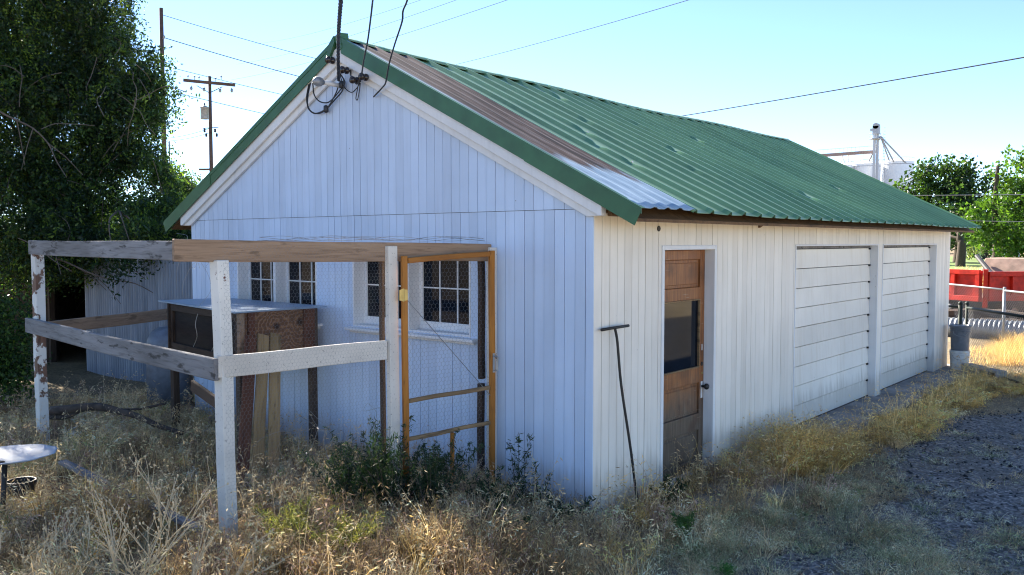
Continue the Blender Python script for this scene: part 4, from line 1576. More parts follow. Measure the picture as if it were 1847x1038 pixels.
# ================================================================ ROD BY THE DOOR
rod = thing("t_handle_rod", "rusty iron rod with a T handle leaning beside the door", "rod", (0.13, 0.41, 0))
MB().tube(curve([(0.17, 0.43, -0.1), (0.125, 0.36, 0.5), (0.075, 0.285, 1.05), (0.055, 0.255, 1.4), (0.05, 0.225, 1.515)], 5), 0.011, 8).build("shaft", M['darkmetal'], rod, smooth=True)
MB().tube([(0.035, 0.06, 1.512), (0.05, 0.225, 1.518), (0.065, 0.40, 1.522)], 0.012, 8).build("handle_bar", M['darkmetal'], rod, smooth=True)

# ================================================================ BUCKETS, BLOCKS, GATE AND FENCE AT RIGHT
bx, by = 0.24, 10.55
bz = -0.01


def bucket(z, r, h, m, label, lid):
    t_ = thing("bucket", label, "bucket", (bx, by, z), "stacked buckets at the garage corner")
    pr = [(r * 0.88, 0), (r * 0.97, h * 0.78), (r * 1.04, h * 0.785), (r * 1.04, h * 0.80), (r * 0.975, h * 0.81), (r * 0.98, h * 0.87), (r * 1.05, h * 0.875), (r * 1.05, h * 0.89), (r, h * 0.9), (r * 1.01, h)]
    MB().lathe((bx, by, z), pr, 28).build("body", m, t_, smooth=False)
    if lid:
        MB().lathe((bx, by, z + h), [(r * 1.08, -0.02), (r * 1.1, -0.015), (r * 1.1, 0.012), (r * 1.02, 0.018), (r * 0.98, 0.008), (0.01, 0.008)], 28).build("lid", m, t_)
    a_ = []
    for k_ in range(13):
        an = math.pi * k_ / 12
        a_.append((bx + r * 1.07 * math.cos(an) * 0.7 + r * 0.25, by - r * 0.8 - 0.03, z + h * 0.8 - 0.5 * r * math.sin(an)))
    MB().tube(a_, 0.004, 5).build("handle", M['wire'], t_)


bucket(bz, 0.155, 0.36, M['whiteplastic'], "white plastic bucket underneath the grey one by the garage corner", False)
bucket(bz + 0.362, 0.155, 0.41, M['greyplastic'], "grey lidded bucket stacked on the white bucket", True)


def block(c, ang, label, dark=None):
    ca_, sa_ = math.cos(ang), math.sin(ang)
    m2 = MB()

    def bx_(a, b):
        pts = []
        for (x, y, z) in ((a[0], a[1], a[2]), (b[0], a[1], a[2]), (b[0], b[1], a[2]), (a[0], b[1], a[2]), (a[0], a[1], b[2]), (b[0], a[1], b[2]), (b[0], b[1], b[2]), (a[0], b[1], b[2])):
            pts.append((c[0] + x * ca_ - y * sa_, c[1] + x * sa_ + y * ca_, c[2] + z))
        m2.hexa(pts)
    bx_((-.2, -.1, 0.155), (.2, .1, .19))
    bx_((-.2, -.1, 0.0), (.2, .1, .035))
    for x in (-.2, -.018, .165):
        bx_((x, -.1, .035), (x + .035, .1, .155))
    return tag(m2.build("concrete_block", M['block'], bevel=0.004), label, "concrete block", "hollow concrete blocks by the gate")


q1 = Vector((0.55, 10.15, -0.02))
block(q1, -0.8, "hollow concrete block lying on its side by the bucket stack")
block(Vector((0.88, 9.80, -0.02)), -0.65, "hollow concrete block farther from the buckets, under the pipe gate")


def chainlink(A, B, z0, z1, parent, cell=0.075, r=0.0016, seed=3):
    A, B = Vector(A), Vector(B)
    ln = (B - A).length
    ux = (B - A) / ln
    segs = []
    H_ = z1 - z0
    x = -H_
    while x < ln:
        for s in (1, -1):
            xa, za, xb, zb = (x, 0, x + H_, H_) if s > 0 else (x, H_, x + H_, 0)
            if xa < 0:
                za = za + s * (0 - xa)
                xa = 0
            if xb > ln:
                zb = zb - s * (xb - ln)
                xb = ln
            segs.append(((xa, za), (xb, zb)))
        x += cell
    m2 = MB()
    for (a, b) in segs:
        m2.tube([A + ux * a[0] + Vector((0, 0, z0 + a[1])), A + ux * b[0] + Vector((0, 0, z0 + b[1]))], r, 3, False)
    return m2.build("chain_link", M['wire'], parent)


fg = thing("pipe_gate", "low dark green pipe gate with chain link beside the buckets", "gate", (0.3, 10.87, 0))
ga, gb = Vector((0.27, 10.85, 0)), Vector((2.35, 7.95, 0)) * 1.0
gb = Vector((1.75, 8.75, 0))
MB().tube([ga + Vector((0, 0, 0.05)), ga + Vector((0, 0, 1.12))], 0.026, 10).build("hinge_stile", M['greenpipe'], fg, smooth=True)
MB().lathe(ga + Vector((0, 0, 1.12)), [(0.034, 0), (0.036, 0.02), (0.02, 0.045), (0.003, 0.05)], 10).build("post_cap", M['greenpipe'], fg)
MB().tube([gb + Vector((0, 0, 0.05)), gb + Vector((0, 0, 1.10))], 0.024, 10).build("latch_stile", M['greenpipe'], fg, smooth=True)
MB().tube([ga + Vector((0, 0, 1.06)), gb + Vector((0, 0, 1.08))], 0.022, 8).build("top_pipe", M['greenpipe'], fg, smooth=True)
MB().tube([ga + Vector((0, 0, 0.06)), gb + Vector((0, 0, 0.06))], 0.02, 8).build("bottom_pipe", M['darkmetal'], fg, smooth=True)
chainlink(ga, gb, 0.08, 1.05, fg, 0.07, 0.0026)
gp = Vector((0.12, 11.05, 0))
m_ = MB().tube([gp + Vector((0, 0, -0.1)), gp + Vector((0, 0, 1.10))], 0.035, 12)
m_.lathe(gp + Vector((0, 0, 1.10)), [(0.042, 0), (0.042, 0.02), (0.022, 0.05), (0.004, 0.055)], 12)
m_.tube([gp + Vector((0, 0, 1.05)), gp + Vector((-0.5, 0.02, 1.07))], 0.02, 8)
m_.tube([gp + Vector((0.02, -0.03, 0.25)), ga + Vector((0, 0, 0.25))], 0.018, 6)
tag(m_.build("gate_post", M['greenpipe'], smooth=True), "dark capped pipe post between the garage corner and the gate", "gate post")

cf = thing("chain_link_fence", "galvanised chain link fence in front of the red trailer", "fence", (0.08, 14.96, 0))
fa = at(1700, 510, 20.6)
fb = at(1812, 522, 18.0)
fc = at(1900, 531, 16.2)
zt = 1.19
for p_ in (fa, fb, fc):
    p_.z = 0
for p_ in (fb, fc):
    m_ = MB().tube([p_ + Vector((0, 0, -0.05)), p_ + Vector((0, 0, zt + 0.02))], 0.03, 12)
    m_.lathe(p_ + Vector((0, 0, zt + 0.02)), [(0.034, 0), (0.03, 0.02), (0.004, 0.035)], 10)
    m_.build("post", M['galv'], cf, smooth=True)
MB().tube([fa + Vector((0, 0, zt)), fb + Vector((0, 0, zt))], 0.02, 8).build("top_rail", M['galv'], cf, smooth=True)
MB().tube([fb + Vector((0, 0, zt - 0.02)), fc + Vector((0, 0, zt - 0.02))], 0.02, 8).build("top_rail", M['galv'], cf, smooth=True)
chainlink(fa, fb, 0.03, zt, cf, 0.075, 0.0022)
chainlink(fb, fc, 0.03, zt - 0.02, cf, 0.075, 0.0022)

# corrugated culvert lying behind the fence
ca_, cb_ = at(1690, 596, 20.2), at(2010, 606, 18.0)
ca_.z = cb_.z = 0.19
ax = (cb_ - ca_)
ln = ax.length
ax.normalize()
u_ = ax.cross(Vector((0, 0, 1))).normalized()
v_ = ax.cross(u_)
nu, na = int(ln / 0.02), 28
T = np.linspace(0, ln, nu)
A_ = np.linspace(0, 2 * math.pi, na, endpoint=False)
TT, AA = np.meshgrid(T, A_, indexing='ij')
RR = 0.235 + 0.012 * np.sin(2 * math.pi * TT / 0.1 + AA)
V = np.array(ca_)[None, None] + TT[..., None] * np.array(ax) + RR[..., None] * (np.cos(AA)[..., None] * np.array(u_) + np.sin(AA)[..., None] * np.array(v_))
i = np.arange(nu * na).reshape(nu, na)
F = np.stack([i[:-1], np.roll(i, -1, 1)[:-1], np.roll(i, -1, 1)[1:], i[1:]], -1).reshape(-1, 4)
o = np_mesh("culvert_pipe", V.reshape(-1, 3), F, M['galv'], smooth=True)
tag(o, "corrugated galvanised culvert pipe lying behind the fence", "culvert pipe")
tag(beam("timber", at(1715, 628, 19.0), at(1765, 632, 18.4), 0.15, 0.2, M['redwood']), "dark red-brown timber lying below the culvert pipe", "timber", "timbers behind the fence")
tag(beam("timber", at(1700, 583, 20.5), at(1738, 583, 20.2), 0.6, 0.62, M['darkwood']), "squat dark timber stack behind the gate post", "timber", "timbers behind the fence")
for k_, (x0, y0, x1, y1, d, r, lab) in enumerate(((1738, 566, 1900, 576, 21.4, .13, "upper weathered log lying across behind the culvert pipe"), (1770, 582, 1900, 590, 20.9, .11, "lower dark log right behind the culvert pipe"))):
    a, b = at(x0, y0, d), at(x1, y1, d - 1.2)
    m_ = MB().tube(curve([a, a.lerp(b, .35) + Vector((0, 0, .03)), a.lerp(b, .7), b], 6), [r * (1 + .1 * math.sin(i)) for i in range(19)], 10)
    tag(m_.build("log", M['bark'], smooth=True), lab, "log", "logs behind the fence")

# red trailer, seen at its corner
K = at(1777, 545, 21.5)
trl = thing("dump_trailer", "red ribbed dump trailer parked beyond the chain link fence", "trailer", (K.x, K.y, 0))
lz0, lz1 = K.z, K.z + 0.80
dl = (at(1700, 541, 22.6) - K)
dl.z = 0
dl.normalize()
dr_ = Vector((-dl.y, dl.x, 0))
if dr_.dot(RT) < 0:
    dr_ = -dr_
dr_ = (dr_ * 0.75 + RT * 0.8).normalized()


def panel(o_, d, ln, th, zb, zt_, bays, m, name, par):
    n_ = d.cross(Vector((0, 0, 1))).normalized()
    if n_.dot(FW) > 0:
        n_ = -n_
    m2 = MB()

    def pb(a, b, za, zb_, t0, t1):
        p = [o_ + d * a, o_ + d * b]
        q = []
        for z in (za, zb_):
            q += [p[0] + n_ * t1, p[1] + n_ * t1, p[1] + n_ * t0, p[0] + n_ * t0]
        q = [Vector((c.x, c.y, za if j < 4 else zb_)) for j, c in enumerate(q)]
        m2.hexa(q)
    pb(0, ln, zb, zt_, -th, 0)
    pb(0, ln, zt_ - 0.1, zt_ + 0.02, 0.001, 0.09)
    pb(0, ln, zb, zb + 0.13, 0.001, 0.09)
    for k_ in range(bays + 1):
        a = (ln - 0.12) * k_ / bays
        pb(a, a + 0.12, zb + 0.131, zt_ - 0.101, 0.001, 0.085)
    return m2.build(name, m, par, bevel=0.006)


panel(K + dl * 0.12, dl, 2.2, 0.06, lz0, lz1 - 0.02, 3, M['red'], "tailgate", trl)
panel(K + dr_ * 0.04, dr_, 4.2, 0.06, lz0 + 0.02, lz1 - 0.06, 6, M['red'], "side_panel", trl)
beam("corner_post", (K.x, K.y, lz0 - 0.14), (K.x, K.y, lz1 + 0.02), 0.1, 0.1, M['red'], trl)
fl = [K + dl * 0.15, K + dl * 2.2, K + dl * 2.2 + dr_ * 4.0, K + dr_ * 4.0, ]
MB().prism([Vector((q.x, q.y, lz0 + 0.03)) + FW * 0.12 for q in fl], (0, 0, 0.05)).build("bed_floor", M['pinkrust'], trl)
ch = MB()
for s in (0.5, 1.6):
    a = K + dl * s + FW * 0.2
    b = a + dr_ * 4.0
    ch.prism([Vector((a.x, a.y, lz0 - 0.22)), Vector((b.x, b.y, lz0 - 0.22)), Vector((b.x, b.y, lz0 - 0.22)) + dl * 0.1, Vector((a.x, a.y, lz0 - 0.22)) + dl * 0.1], (0, 0, 0.2))
ch.build("chassis", M['darkmetal'], trl)
for s in (0.25, 1.9):
    for tt in (1.15, 2.1):
        c = K + dr_ * tt + dl * s + FW * 0.15
        rad = 0.40
        wa = dl
        wheel = MB()
        nn = 24
        for (r0, h0) in ((0.12, 0.0), (0.24, 0.0), (rad - .03, 0.0), (rad, 0.04), (rad, 0.18), (rad - .03, 0.22), (0.12, 0.22)):
            for k_ in range(nn):
                an = 2 * math.pi * k_ / nn
                wheel.v.append(tuple(Vector((c.x, c.y, rad - 0.03)) + wa * (h0 - .1) + (dr_ * math.cos(an) + Vector((0, 0, 1)) * math.sin(an)) * r0))
        for j in range(6):
            for k_ in range(nn):
                k2 = (k_ + 1) % nn
                wheel.f.append((j * nn + k_, j * nn + k2, (j + 1) * nn + k2, (j + 1) * nn + k_))
        wo = wheel.build("wheel", M['tyre'], trl)
        MB().tube([Vector((c.x, c.y, rad - .03)) - wa * 0.06, Vector((c.x, c.y, rad - .03)) + wa * 0.09], 0.2, 16).build("rim", M['pinkrust'], wo)
MB().box((K.x - 1.0, K.y - 0.2, lz0 - 0.2), (K.x - 0.75, K.y - 0.1, lz0 - 0.08)).build("tail_lamp", M['whiteplastic'], trl, bevel=0.02)

# rusty hopper behind it
hp_ = at(1766, 492, 27)
hop = thing("steel_hopper", "faded rusty steel hopper standing behind the red trailer", "hopper", (hp_.x, hp_.y, 0))
h0 = 2.2 - (494 - 436) / FPX * 27
h1 = 2.2 - (466 - 436) / FPX * 27
A_ = at(1768, 490, 27)
B_ = at(1905, 490, 25.5)
n_ = (B_ - A_).cross(Vector((0, 0, 1))).normalized()
if n_.dot(FW) < 0:
    n_ = -n_
t0, t1 = A_ + (B_ - A_) * 0.04 - n_ * 0.0, B_
MB().hexa([Vector((A_.x, A_.y, h0)), Vector((B_.x, B_.y, h0)), Vector((B_.x, B_.y, h0)) + n_ * 1.6, Vector((A_.x, A_.y, h0)) + n_ * 1.6,
           Vector((A_.x, A_.y, h1)) + (B_ - A_) * 0.02 + n_ * 0.3, Vector((B_.x, B_.y, h1)) + n_ * 0.3, Vector((B_.x, B_.y, h1)) + n_ * 1.6, Vector((A_.x, A_.y, h1)) + n_ * 1.6]).build("body", M['pinkrust'], hop, bevel=0.02)
MB().tube([Vector((A_.x, A_.y, h0 - .02)), Vector((B_.x, B_.y, h0 - .02))], 0.04, 6).build("lip", M['pinkrust'], hop)
MB().tube([at(1762, 462, 27.2), at(1785, 490, 26.0), at(1800, 503, 25.0)], 0.07, 8).build("draw_bar", M['darkmetal'], hop)
for s in (0.1, 0.9):
    q = A_.lerp(B_, s) + n_ * 0.8
    beam("leg", (q.x, q.y, -0.05), (q.x, q.y, h0), 0.12, 0.12, M['darkmetal'], hop)

# ================================================================ GRAIN SILOS
SD = 250.0


def silo(px, ytop, wpx, label):
    r = wpx / 2 / FPX * SD
    p = at(px, ytop, SD)
    t_ = thing("grain_silo", label, "grain silo", (p.x, p.y, 0), "white grain silos on the skyline")
    MB().lathe((p.x, p.y, 0), [(r, 0), (r, p.z)], 48).build("tank", M['silo'], t_, smooth=False)
    for k_, z in enumerate((0.97, 0.72, 0.48, 0.25)):
        MB().lathe((p.x, p.y, p.z * z), [(r * 0.99, -0.1), (r * 1.012, -0.09), (r * 1.012, 0.09), (r * 0.99, 0.1)], 48).build("hoop", M['silo_band'], t_)
    MB().lathe((p.x, p.y, p.z), [(r * 1.02, 0), (r * 0.4, r * 0.16), (0.3, r * 0.22)], 48).build("roof", M['silo'], t_)
    rl = MB()
    for k_ in range(24):
        an = 2 * math.pi * k_ / 24
        c = Vector((p.x + r * math.cos(an), p.y + r * math.sin(an), p.z))
        rl.tube([c, c + Vector((0, 0, 1.1))], 0.05, 4)
        c2 = Vector((p.x + r * math.cos(an + .262), p.y + r * math.sin(an + .262), p.z))
        rl.tube([c + Vector((0, 0, 1.1)), c2 + Vector((0, 0, 1.1))], 0.05, 4)
    rl.build("handrail", M['silo_band'], t_)
    return p, r


silo(1619, 293, 55, "white grain silo to the right of the elevator tower")
silo(1561, 297, 52, "white grain silo to the left of the elevator tower")
silo(1512, 300, 52, "white grain silo mostly hidden behind the green roof")
ep = at(1581, 222, SD - 8)
el = thing("elevator_tower", "tall white grain elevator leg rising above the silos", "elevator tower", (ep.x, ep.y, 0))
hw = 5.0 / FPX * SD
mb = MB()
for s in (-1, 1):
    c = ep + RT * (hw * 0.55 * s)
    mb.box((c.x - 0.3, c.y - 0.3, 0), (c.x + 0.3, c.y + 0.3, ep.z - 3.0))
mb.build("leg_casing", M['silo_pale'], el)
mb = MB().box((ep.x - 0.85, ep.y - 0.7, ep.z - 3.2), (ep.x + 0.85, ep.y + 0.7, ep.z - 0.9))
mb.tube([(ep.x, ep.y - 0.7, ep.z - 0.9), (ep.x, ep.y + 0.7, ep.z - 0.9)], 0.84, 14)
mb.box((ep.x - 1.6, ep.y - 0.35, ep.z - 2.3), (ep.x - 0.85, ep.y + 0.35, ep.z - 1.5))
mb.build("head_housing", M['silo_band'], el)
pl = MB().lathe((ep.x, ep.y, ep.z - 4.6), [(1.9, 0), (1.9, 0.2)], 10)
for k_ in range(10):
    an = 2 * math.pi * k_ / 10
    an2 = an + .628
    c = Vector((ep.x + 1.85 * math.cos(an), ep.y + 1.85 * math.sin(an), ep.z - 4.4))
    c2 = Vector((ep.x + 1.85 * math.cos(an2), ep.y + 1.85 * math.sin(an2), ep.z - 4.4))
    pl.tube([c, c + Vector((0, 0, 1.3))], 0.05, 4)
    pl.tube([c + Vector((0, 0, 1.3)), c2 + Vector((0, 0, 1.3))], 0.05, 4)
pl.build("platform", M['silo_band'], el)
for (px, py) in ((1637, 298), (1612, 292), (1604, 290), (1567, 292)):
    MB().tube([at(1588, 246, SD - 8), at(px, py, SD - 4)], 0.22, 6).build("spout", M['silo_band'], el)
ld_ = MB()
for s in (-0.25, 0.25):
    c = at(1594, 300, SD - 8) + RT * s
    ld_.tube([Vector((c.x, c.y, 0)), Vector((c.x, c.y, ep.z - 4.6))], 0.06, 4)
for k_ in range(int(ep.z / 0.9)):
    c = at(1594, 300, SD - 8)
    ld_.tube([Vector((c.x, c.y, 0.9 * k_)) - RT * .25, Vector((c.x, c.y, 0.9 * k_)) + RT * .25], 0.05, 4)
ld_.build("ladder", M['silo_band'], el)
cv = thing("conveyor_bridge", "rusty overhead conveyor bridge left of the elevator tower", "conveyor", tuple(at(1540, 280, SD)))
a, b = at(1470, 282, SD), at(1580, 274, SD - 6)
beam("trough", a, b, 1.0, 0.9, M['silo_rust'], cv, bevel=0)
rl = MB()
for k_ in range(16):
    q = a.lerp(b, k_ / 15) + Vector((0, 0, 0.4))
    rl.tube([q, q + Vector((0, 0, 1.3))], 0.05, 4)
rl.tube([a + Vector((0, 0, 1.7)), b + Vector((0, 0, 1.7))], 0.06, 4)
rl.build("handrail", M['silo_band'], cv)
for px in (1518, 1530, 1556, 1572):
    q = at(px, 280, SD - 2)
    MB().tube([q, at(px + (7 if px == 1518 else 0), 300, SD - 2)], 0.25, 5).build("strut", M['silo'], cv)


# ================================================================ TREES
def leaf_mesh(name, P, size, tints, parent, droop=0.3, aspect=0.5, m=None):
    """one small pointed quad per leaf centre"""
    n = len(P)
    d = rng.normal(size=(n, 3))
    d[:, 2] -= droop
    d /= np.linalg.norm(d, axis=1, keepdims=True)
    u = np.cross(d, rng.normal(size=(n, 3)))
    u /= np.linalg.norm(u, axis=1, keepdims=True) + 1e-9
    s = (size * rng.uniform(0.6, 1.35, n))[:, None]
    V = np.stack([P - d * s * 0.5, P + u * s * aspect * 0.5, P + d * s * 0.5, P - u * s * aspect * 0.5], 1).reshape(-1, 3)
    F = np.arange(4 * n).reshape(n, 4)
    return np_mesh(name, V, F, m or M['leaf'], parent, np.repeat(tints, 4, 0))


def tint_of(n, cols, w_):
    c = np.array(cols)[rng.choice(len(cols), n, p=w_)]
    return c * rng.uniform(0.7, 1.3, (n, 1))


def blob_points(blobs, per_m3, spread, nmin=0.0):
    """clump centres through ellipsoids, denser near their skins"""
    out = []
    for (c, r) in blobs:
        c = np.array(c, float)
        r = np.array(r if hasattr(r, '__len__') else (r, r, r), float)
        n = max(int(per_m3 * 4.19 * r.prod()), int(per_m3 * min(nmin, 40 * r.prod())))
        d = rng.normal(size=(n, 3))
        d /= np.linalg.norm(d, axis=1, keepdims=True)
        rad = rng.uniform(0.25, 1.0, n) ** 0.45
        # lumpy skin
        lump = 0.80 + 0.34 * vnoise(d[:, 0] * 2 + c[0], d[:, 1] * 2 + d[:, 2] * 1.7 + c[2], 1.3, 2)
        out.append(c + d * (rad * lump)[:, None] * r)
    return np.concatenate(out)


def branchset(base, tips, r0, parent, name="limb", m='bark', knee=0.5):
    base = Vector(base)
    for tpt in tips:
        tpt = Vector(tpt)
        mid = base.lerp(tpt, knee) + Vector((random.uniform(-.1, .1), random.uniform(-.1, .1), 0.12)) * (tpt - base).length
        pts = curve([base, mid, tpt], 5)
        MB().tube(pts, [r0 * (1 - 0.085 * i) for i in range(len(pts))], 7).build(name, M[m], parent, smooth=True)


# --- big dark tree at left
tb = at(70, 500, 16.5)
tree = thing("locust_tree", "huge dark leafy tree filling the left edge above the shed", "tree", (tb.x, tb.y, 0))
MB().tube(curve([(tb.x, tb.y, -0.2), (tb.x + .1, tb.y, 1.6), (tb.x - .1, tb.y + .1, 3.5), (tb.x - .2, tb.y + .2, 6.0), (tb.x, tb.y, 9)], 5), [0.34 - 0.013 * i for i in range(21)], 12).build("trunk", M['bark'], tree, smooth=True)


def B(px, py, d, rpx, k=1.0):
    r = rpx / FPX * d
    return (at(px, py, d), (r, r, r * k))


blobs = [B(60, 60, 15.5, 165), B(175, 25, 15, 85), B(205, 110, 15, 66), B(90, 230, 15, 155), B(215, 215, 14.6, 78), B(262, 112, 14.4, 36), B(300, 140, 14.4, 13), B(315, 165, 14.4, 10), B(255, 175, 14.4, 45), B(262, 300, 14.6, 40), B(318, 385, 14.2, 34),
         B(180, 330, 15, 115), B(262, 350, 15.0, 72), B(312, 332, 15.5, 38), B(40, 380, 14.6, 135), B(150, 400, 14.2, 95), B(280, 405, 14.2, 62), B(225, 400, 13.8, 60), B(60, 430, 13.6, 70), B(120, 420, 13.6, 60), B(325, 400, 16.8, 45), B(300, 412, 17, 55), B(235, 415, 17, 70), B(150, 430, 17.2, 90), B(40, 440, 17.2, 90), B(340, 415, 13.0, 26), B(300, 418, 12.9, 30), B(250, 420, 12.9, 30),
         B(-80, 180, 15, 190), B(-60, 400, 14.0, 120),
         B(-260, 200, 14, 230), B(-60, -90, 15.5, 230), B(130, -110, 15.5, 150), B(-420, 60, 14, 240), B(-240, -160, 15, 240), B(30, -250, 16, 200), B(-450, -140, 14, 230), B(-300, 330, 12, 200), B(-420, 250, 11, 230), B(-560, 200, 12, 260), B(-330, 60, 12, 220), B(-520, 20, 11, 220), (Vector((-11.4, -1.0, 7.3)), (1.3, 1.3, 1.1))]  # unseen rest of the crown; last clump added to shade the bird bath
nvis = 29
cen = np.concatenate([blob_points(blobs[:nvis], 190.0, 1, 2.2), blob_points(blobs[nvis:], 33.0, 1)])
# keep ragged gaps where the sky shows
gap = vnoise(cen @ np.array(RT), cen[:, 2], 0.8, 6) * 0.9 + 0.45 * vnoise(cen @ np.array(RT), cen[:, 2], 2.4, 9)
cen = cen[gap > 0.43]
ns = len(cen)
# every centre carries one drooping spray of leaflets
nl = 15
ax_ = rng.normal(size=(ns, 3))
ax_[:, 2] = ax_[:, 2] * 0.5 - 0.75
ax_ /= np.linalg.norm(ax_, axis=1, keepdims=True)
sl = rng.uniform(0.22, 0.5, ns)
tt = np.linspace(0, 1, nl)[None, :, None]
side = np.cross(ax_, rng.normal(size=(ns, 3)))
side /= np.linalg.norm(side, axis=1, keepdims=True)
sg = np.where(np.arange(nl) % 2 == 0, 1, -1)[None, :, None]
P = cen[:, None] + ax_[:, None] * tt * sl[:, None, None] + side[:, None] * sg * 0.035 + np.array([0, 0, -0.09]) * tt * tt
P = P + rng.normal(size=P.shape) * 0.014
clump = 0.6 + 0.85 * vnoise(cen[:, 0] + cen[:, 1], cen[:, 2] - cen[:, 1], 1.1, 14)
dark = clump[:, None] * tint_of(ns, [(0.020, 0.040, 0.020), (0.032, 0.062, 0.024), (0.065, 0.11, 0.026), (0.14, 0.20, 0.035)], [0.40, 0.30, 0.18, 0.12])
leaf_mesh("foliage", P.reshape(-1, 3), 0.068, np.repeat(dark, nl, 0), tree, 0.5, 0.42)
high = cen[cen[:, 2] > 4.5]
for k_ in range(14):
    tpt = high[rng.integers(len(high))]
    branchset((tb.x, tb.y, random.uniform(2.8, 6)), [tpt], random.uniform(0.04, 0.08), tree)
tw = MB()
for k_ in range(220):
    c = cen[rng.integers(ns)]
    c = Vector(c) - FW * random.uniform(0.2, 0.7)
    pts = [c]
    dd = Vector((random.uniform(-1, 1), random.uniform(-1, 1), random.uniform(-1, 0.3))).normalized()
    for j in range(5):
        dd = (dd + Vector((random.uniform(-.3, .3), random.uniform(-.3, .3), random.uniform(-.4, .15)))).normalized()
        pts.append(pts[-1] + dd * random.uniform(0.1, 0.26))
    tw.tube(curve(pts, 3), 0.0065, 4)
for k_ in range(34):
    c = Vector(cen[rng.integers(ns)]) - FW * random.uniform(0.3, 0.8)
    if (c - CAM).dot(RT) / (c - CAM).dot(FW) * FPX > -735:
        continue
    dd = Vector((random.uniform(-1, 1), random.uniform(-1, 1), random.uniform(-0.8, 0.8))).normalized()
    pts = [c]
    for j in range(6):
        dd = (dd + Vector((random.uniform(-.25, .25), random.uniform(-.25, .25), random.uniform(-.3, .2)))).normalized()
        pts.append(pts[-1] + dd * random.uniform(0.2, 0.4))
    tw.tube(curve(pts, 3), [0.018 - 0.0007 * i for i in range(19)], 5)
    for i_ in (2, 3, 4):
        q_ = pts[i_]
        d2 = (dd + Vector((random.uniform(-1, 1), random.uniform(-1, 1), random.uniform(-1, .4)))).normalized()
        tw.tube([q_, q_ + d2 * .3, q_ + d2 * .6 + Vector((0, 0, -.08))], [0.008, 0.006, 0.004], 4)
tw.build("dead_twigs", M['twig'], tree)['kind'] = 'stuff'
# spray hanging in front of the shed wall
hang = []
for k_ in range(60):
    px, py = random.gauss(222, 18), random.gauss(472, 20)
    hang.append(at(px, py, 12.3 + random.uniform(-.2, .2)))
hang = np.array(hang)
hp2 = hang[:, None] + rng.normal(size=(60, 12, 3)) * 0.05
branchset(at(215, 380, 13.5), [at(205, 470, 12.3), at(232, 500, 12.3), at(240, 455, 12.3)], 0.02, tree, "shoot", 'twig')
leaf_mesh("hanging_spray", hp2.reshape(-1, 3), 0.06, tint_of(720, [(0.02, 0.045, 0.018)], [1.0]), tree, 0.5, 0.42)['kind'] = 'stuff'


def bush(name, label, cat, blobs, dens, per, size, cols, wts, base, group=None, spread=0.07):
    t_ = thing(name, label, cat, base, group)
    c = blob_points(blobs, dens, 1)
    Pq = (c[:, None] + rng.normal(size=(len(c), per, 3)) * spread).reshape(-1, 3)
    Pq = Pq[Pq[:, 2] > 0.02]
    leaf_mesh("foliage", Pq, size, tint_of(len(Pq), cols, wts), t_, 0.0, 0.45)
    for k_ in range(7):
        branchset((base[0], base[1], 0.0), [c[rng.integers(len(c))]], 0.02, t_, "stem", 'twig')
    return t_


sbp = at(8, 660, 10.5)
bush("shrub", "green shrub at the left edge behind the flaking post", "shrub", [B(20, 580, 10.5, 38, 1.3), B(5, 640, 10.3, 48, 1.2), B(-40, 660, 10.3, 60, 1.0), B(25, 690, 10.2, 36, .8), B(-50, 560, 10.5, 50, 1.2)],
     1700, 9, 0.055, [(0.03, 0.065, 0.02), (0.06, 0.11, 0.03), (0.12, 0.19, 0.04)], [0.5, 0.35, 0.15], (sbp.x, sbp.y, 0))


# --- trees on the right
def far_tree(label, trunk_px, trunk_d, blobs, dens, per, size, cols, wts, spread, rt=0.35, name="leafy_tree"):
    q = at(trunk_px, 460, trunk_d)
    t_ = thing(name, label, "tree", (q.x, q.y, 0), "trees beyond the yard at right")
    c = blob_points(blobs, dens, 1)
    g = vnoise(c @ np.array(RT), c[:, 2], 0.35, 3)
    c = c[g > 0.22]
    Pq = (c[:, None] + rng.normal(size=(len(c), per, 3)) * spread).reshape(-1, 3)
    tn = np.repeat(tint_of(len(c), cols, wts), per, 0) * rng.uniform(0.8, 1.2, (len(Pq), 1))
    leaf_mesh("crown", Pq, size, tn, t_, 0.2, 0.6)
    top = max(b[0].z for b in blobs)
    MB().tube(curve([(q.x, q.y, -0.3), (q.x + .1, q.y, 2), (q.x - .1, q.y, top * 0.6), (q.x, q.y, top)], 5), [rt * (1 - 0.045 * i) for i in range(16)], 10).build("trunk", M['bark'], t_, smooth=True)
    for k_ in range(6):
        branchset((q.x, q.y, random.uniform(2.0, max(3.0, top * 0.5))), [c[rng.integers(len(c))]], rt * 0.35, t_)
    return t_


DG = [(0.018, 0.038, 0.012), (0.034, 0.068, 0.018), (0.062, 0.11, 0.026)]
LG = [(0.042, 0.088, 0.014), (0.07, 0.135, 0.02), (0.11, 0.19, 0.03)]
far_tree("dark green round-topped tree beside the white silos", 1727, 90,
         [B(1700, 330, 90, 52), B(1655, 345, 90, 38), B(1750, 335, 90, 46), B(1720, 390, 88, 60), B(1660, 400, 90, 45), B(1765, 400, 90, 45), B(1640, 370, 91, 26)], 0.9, 22, 0.42, DG, [0.4, 0.4, 0.2], 0.42, 0.5)
far_tree("bright green tree cut off by the right edge", 1795, 62,
         [B(1830, 320, 62, 46), B(1855, 370, 62, 62), B(1790, 390, 61, 42), B(1775, 365, 62, 24), B(1815, 415, 60, 50), B(1765, 425, 61, 24), B(1870, 430, 60, 60), B(1930, 380, 62, 80), B(1880, 300, 62, 40), B(1950, 300, 62, 70)],
         2.1, 22, 0.30, LG, [0.3, 0.45, 0.25], 0.3, 0.35)
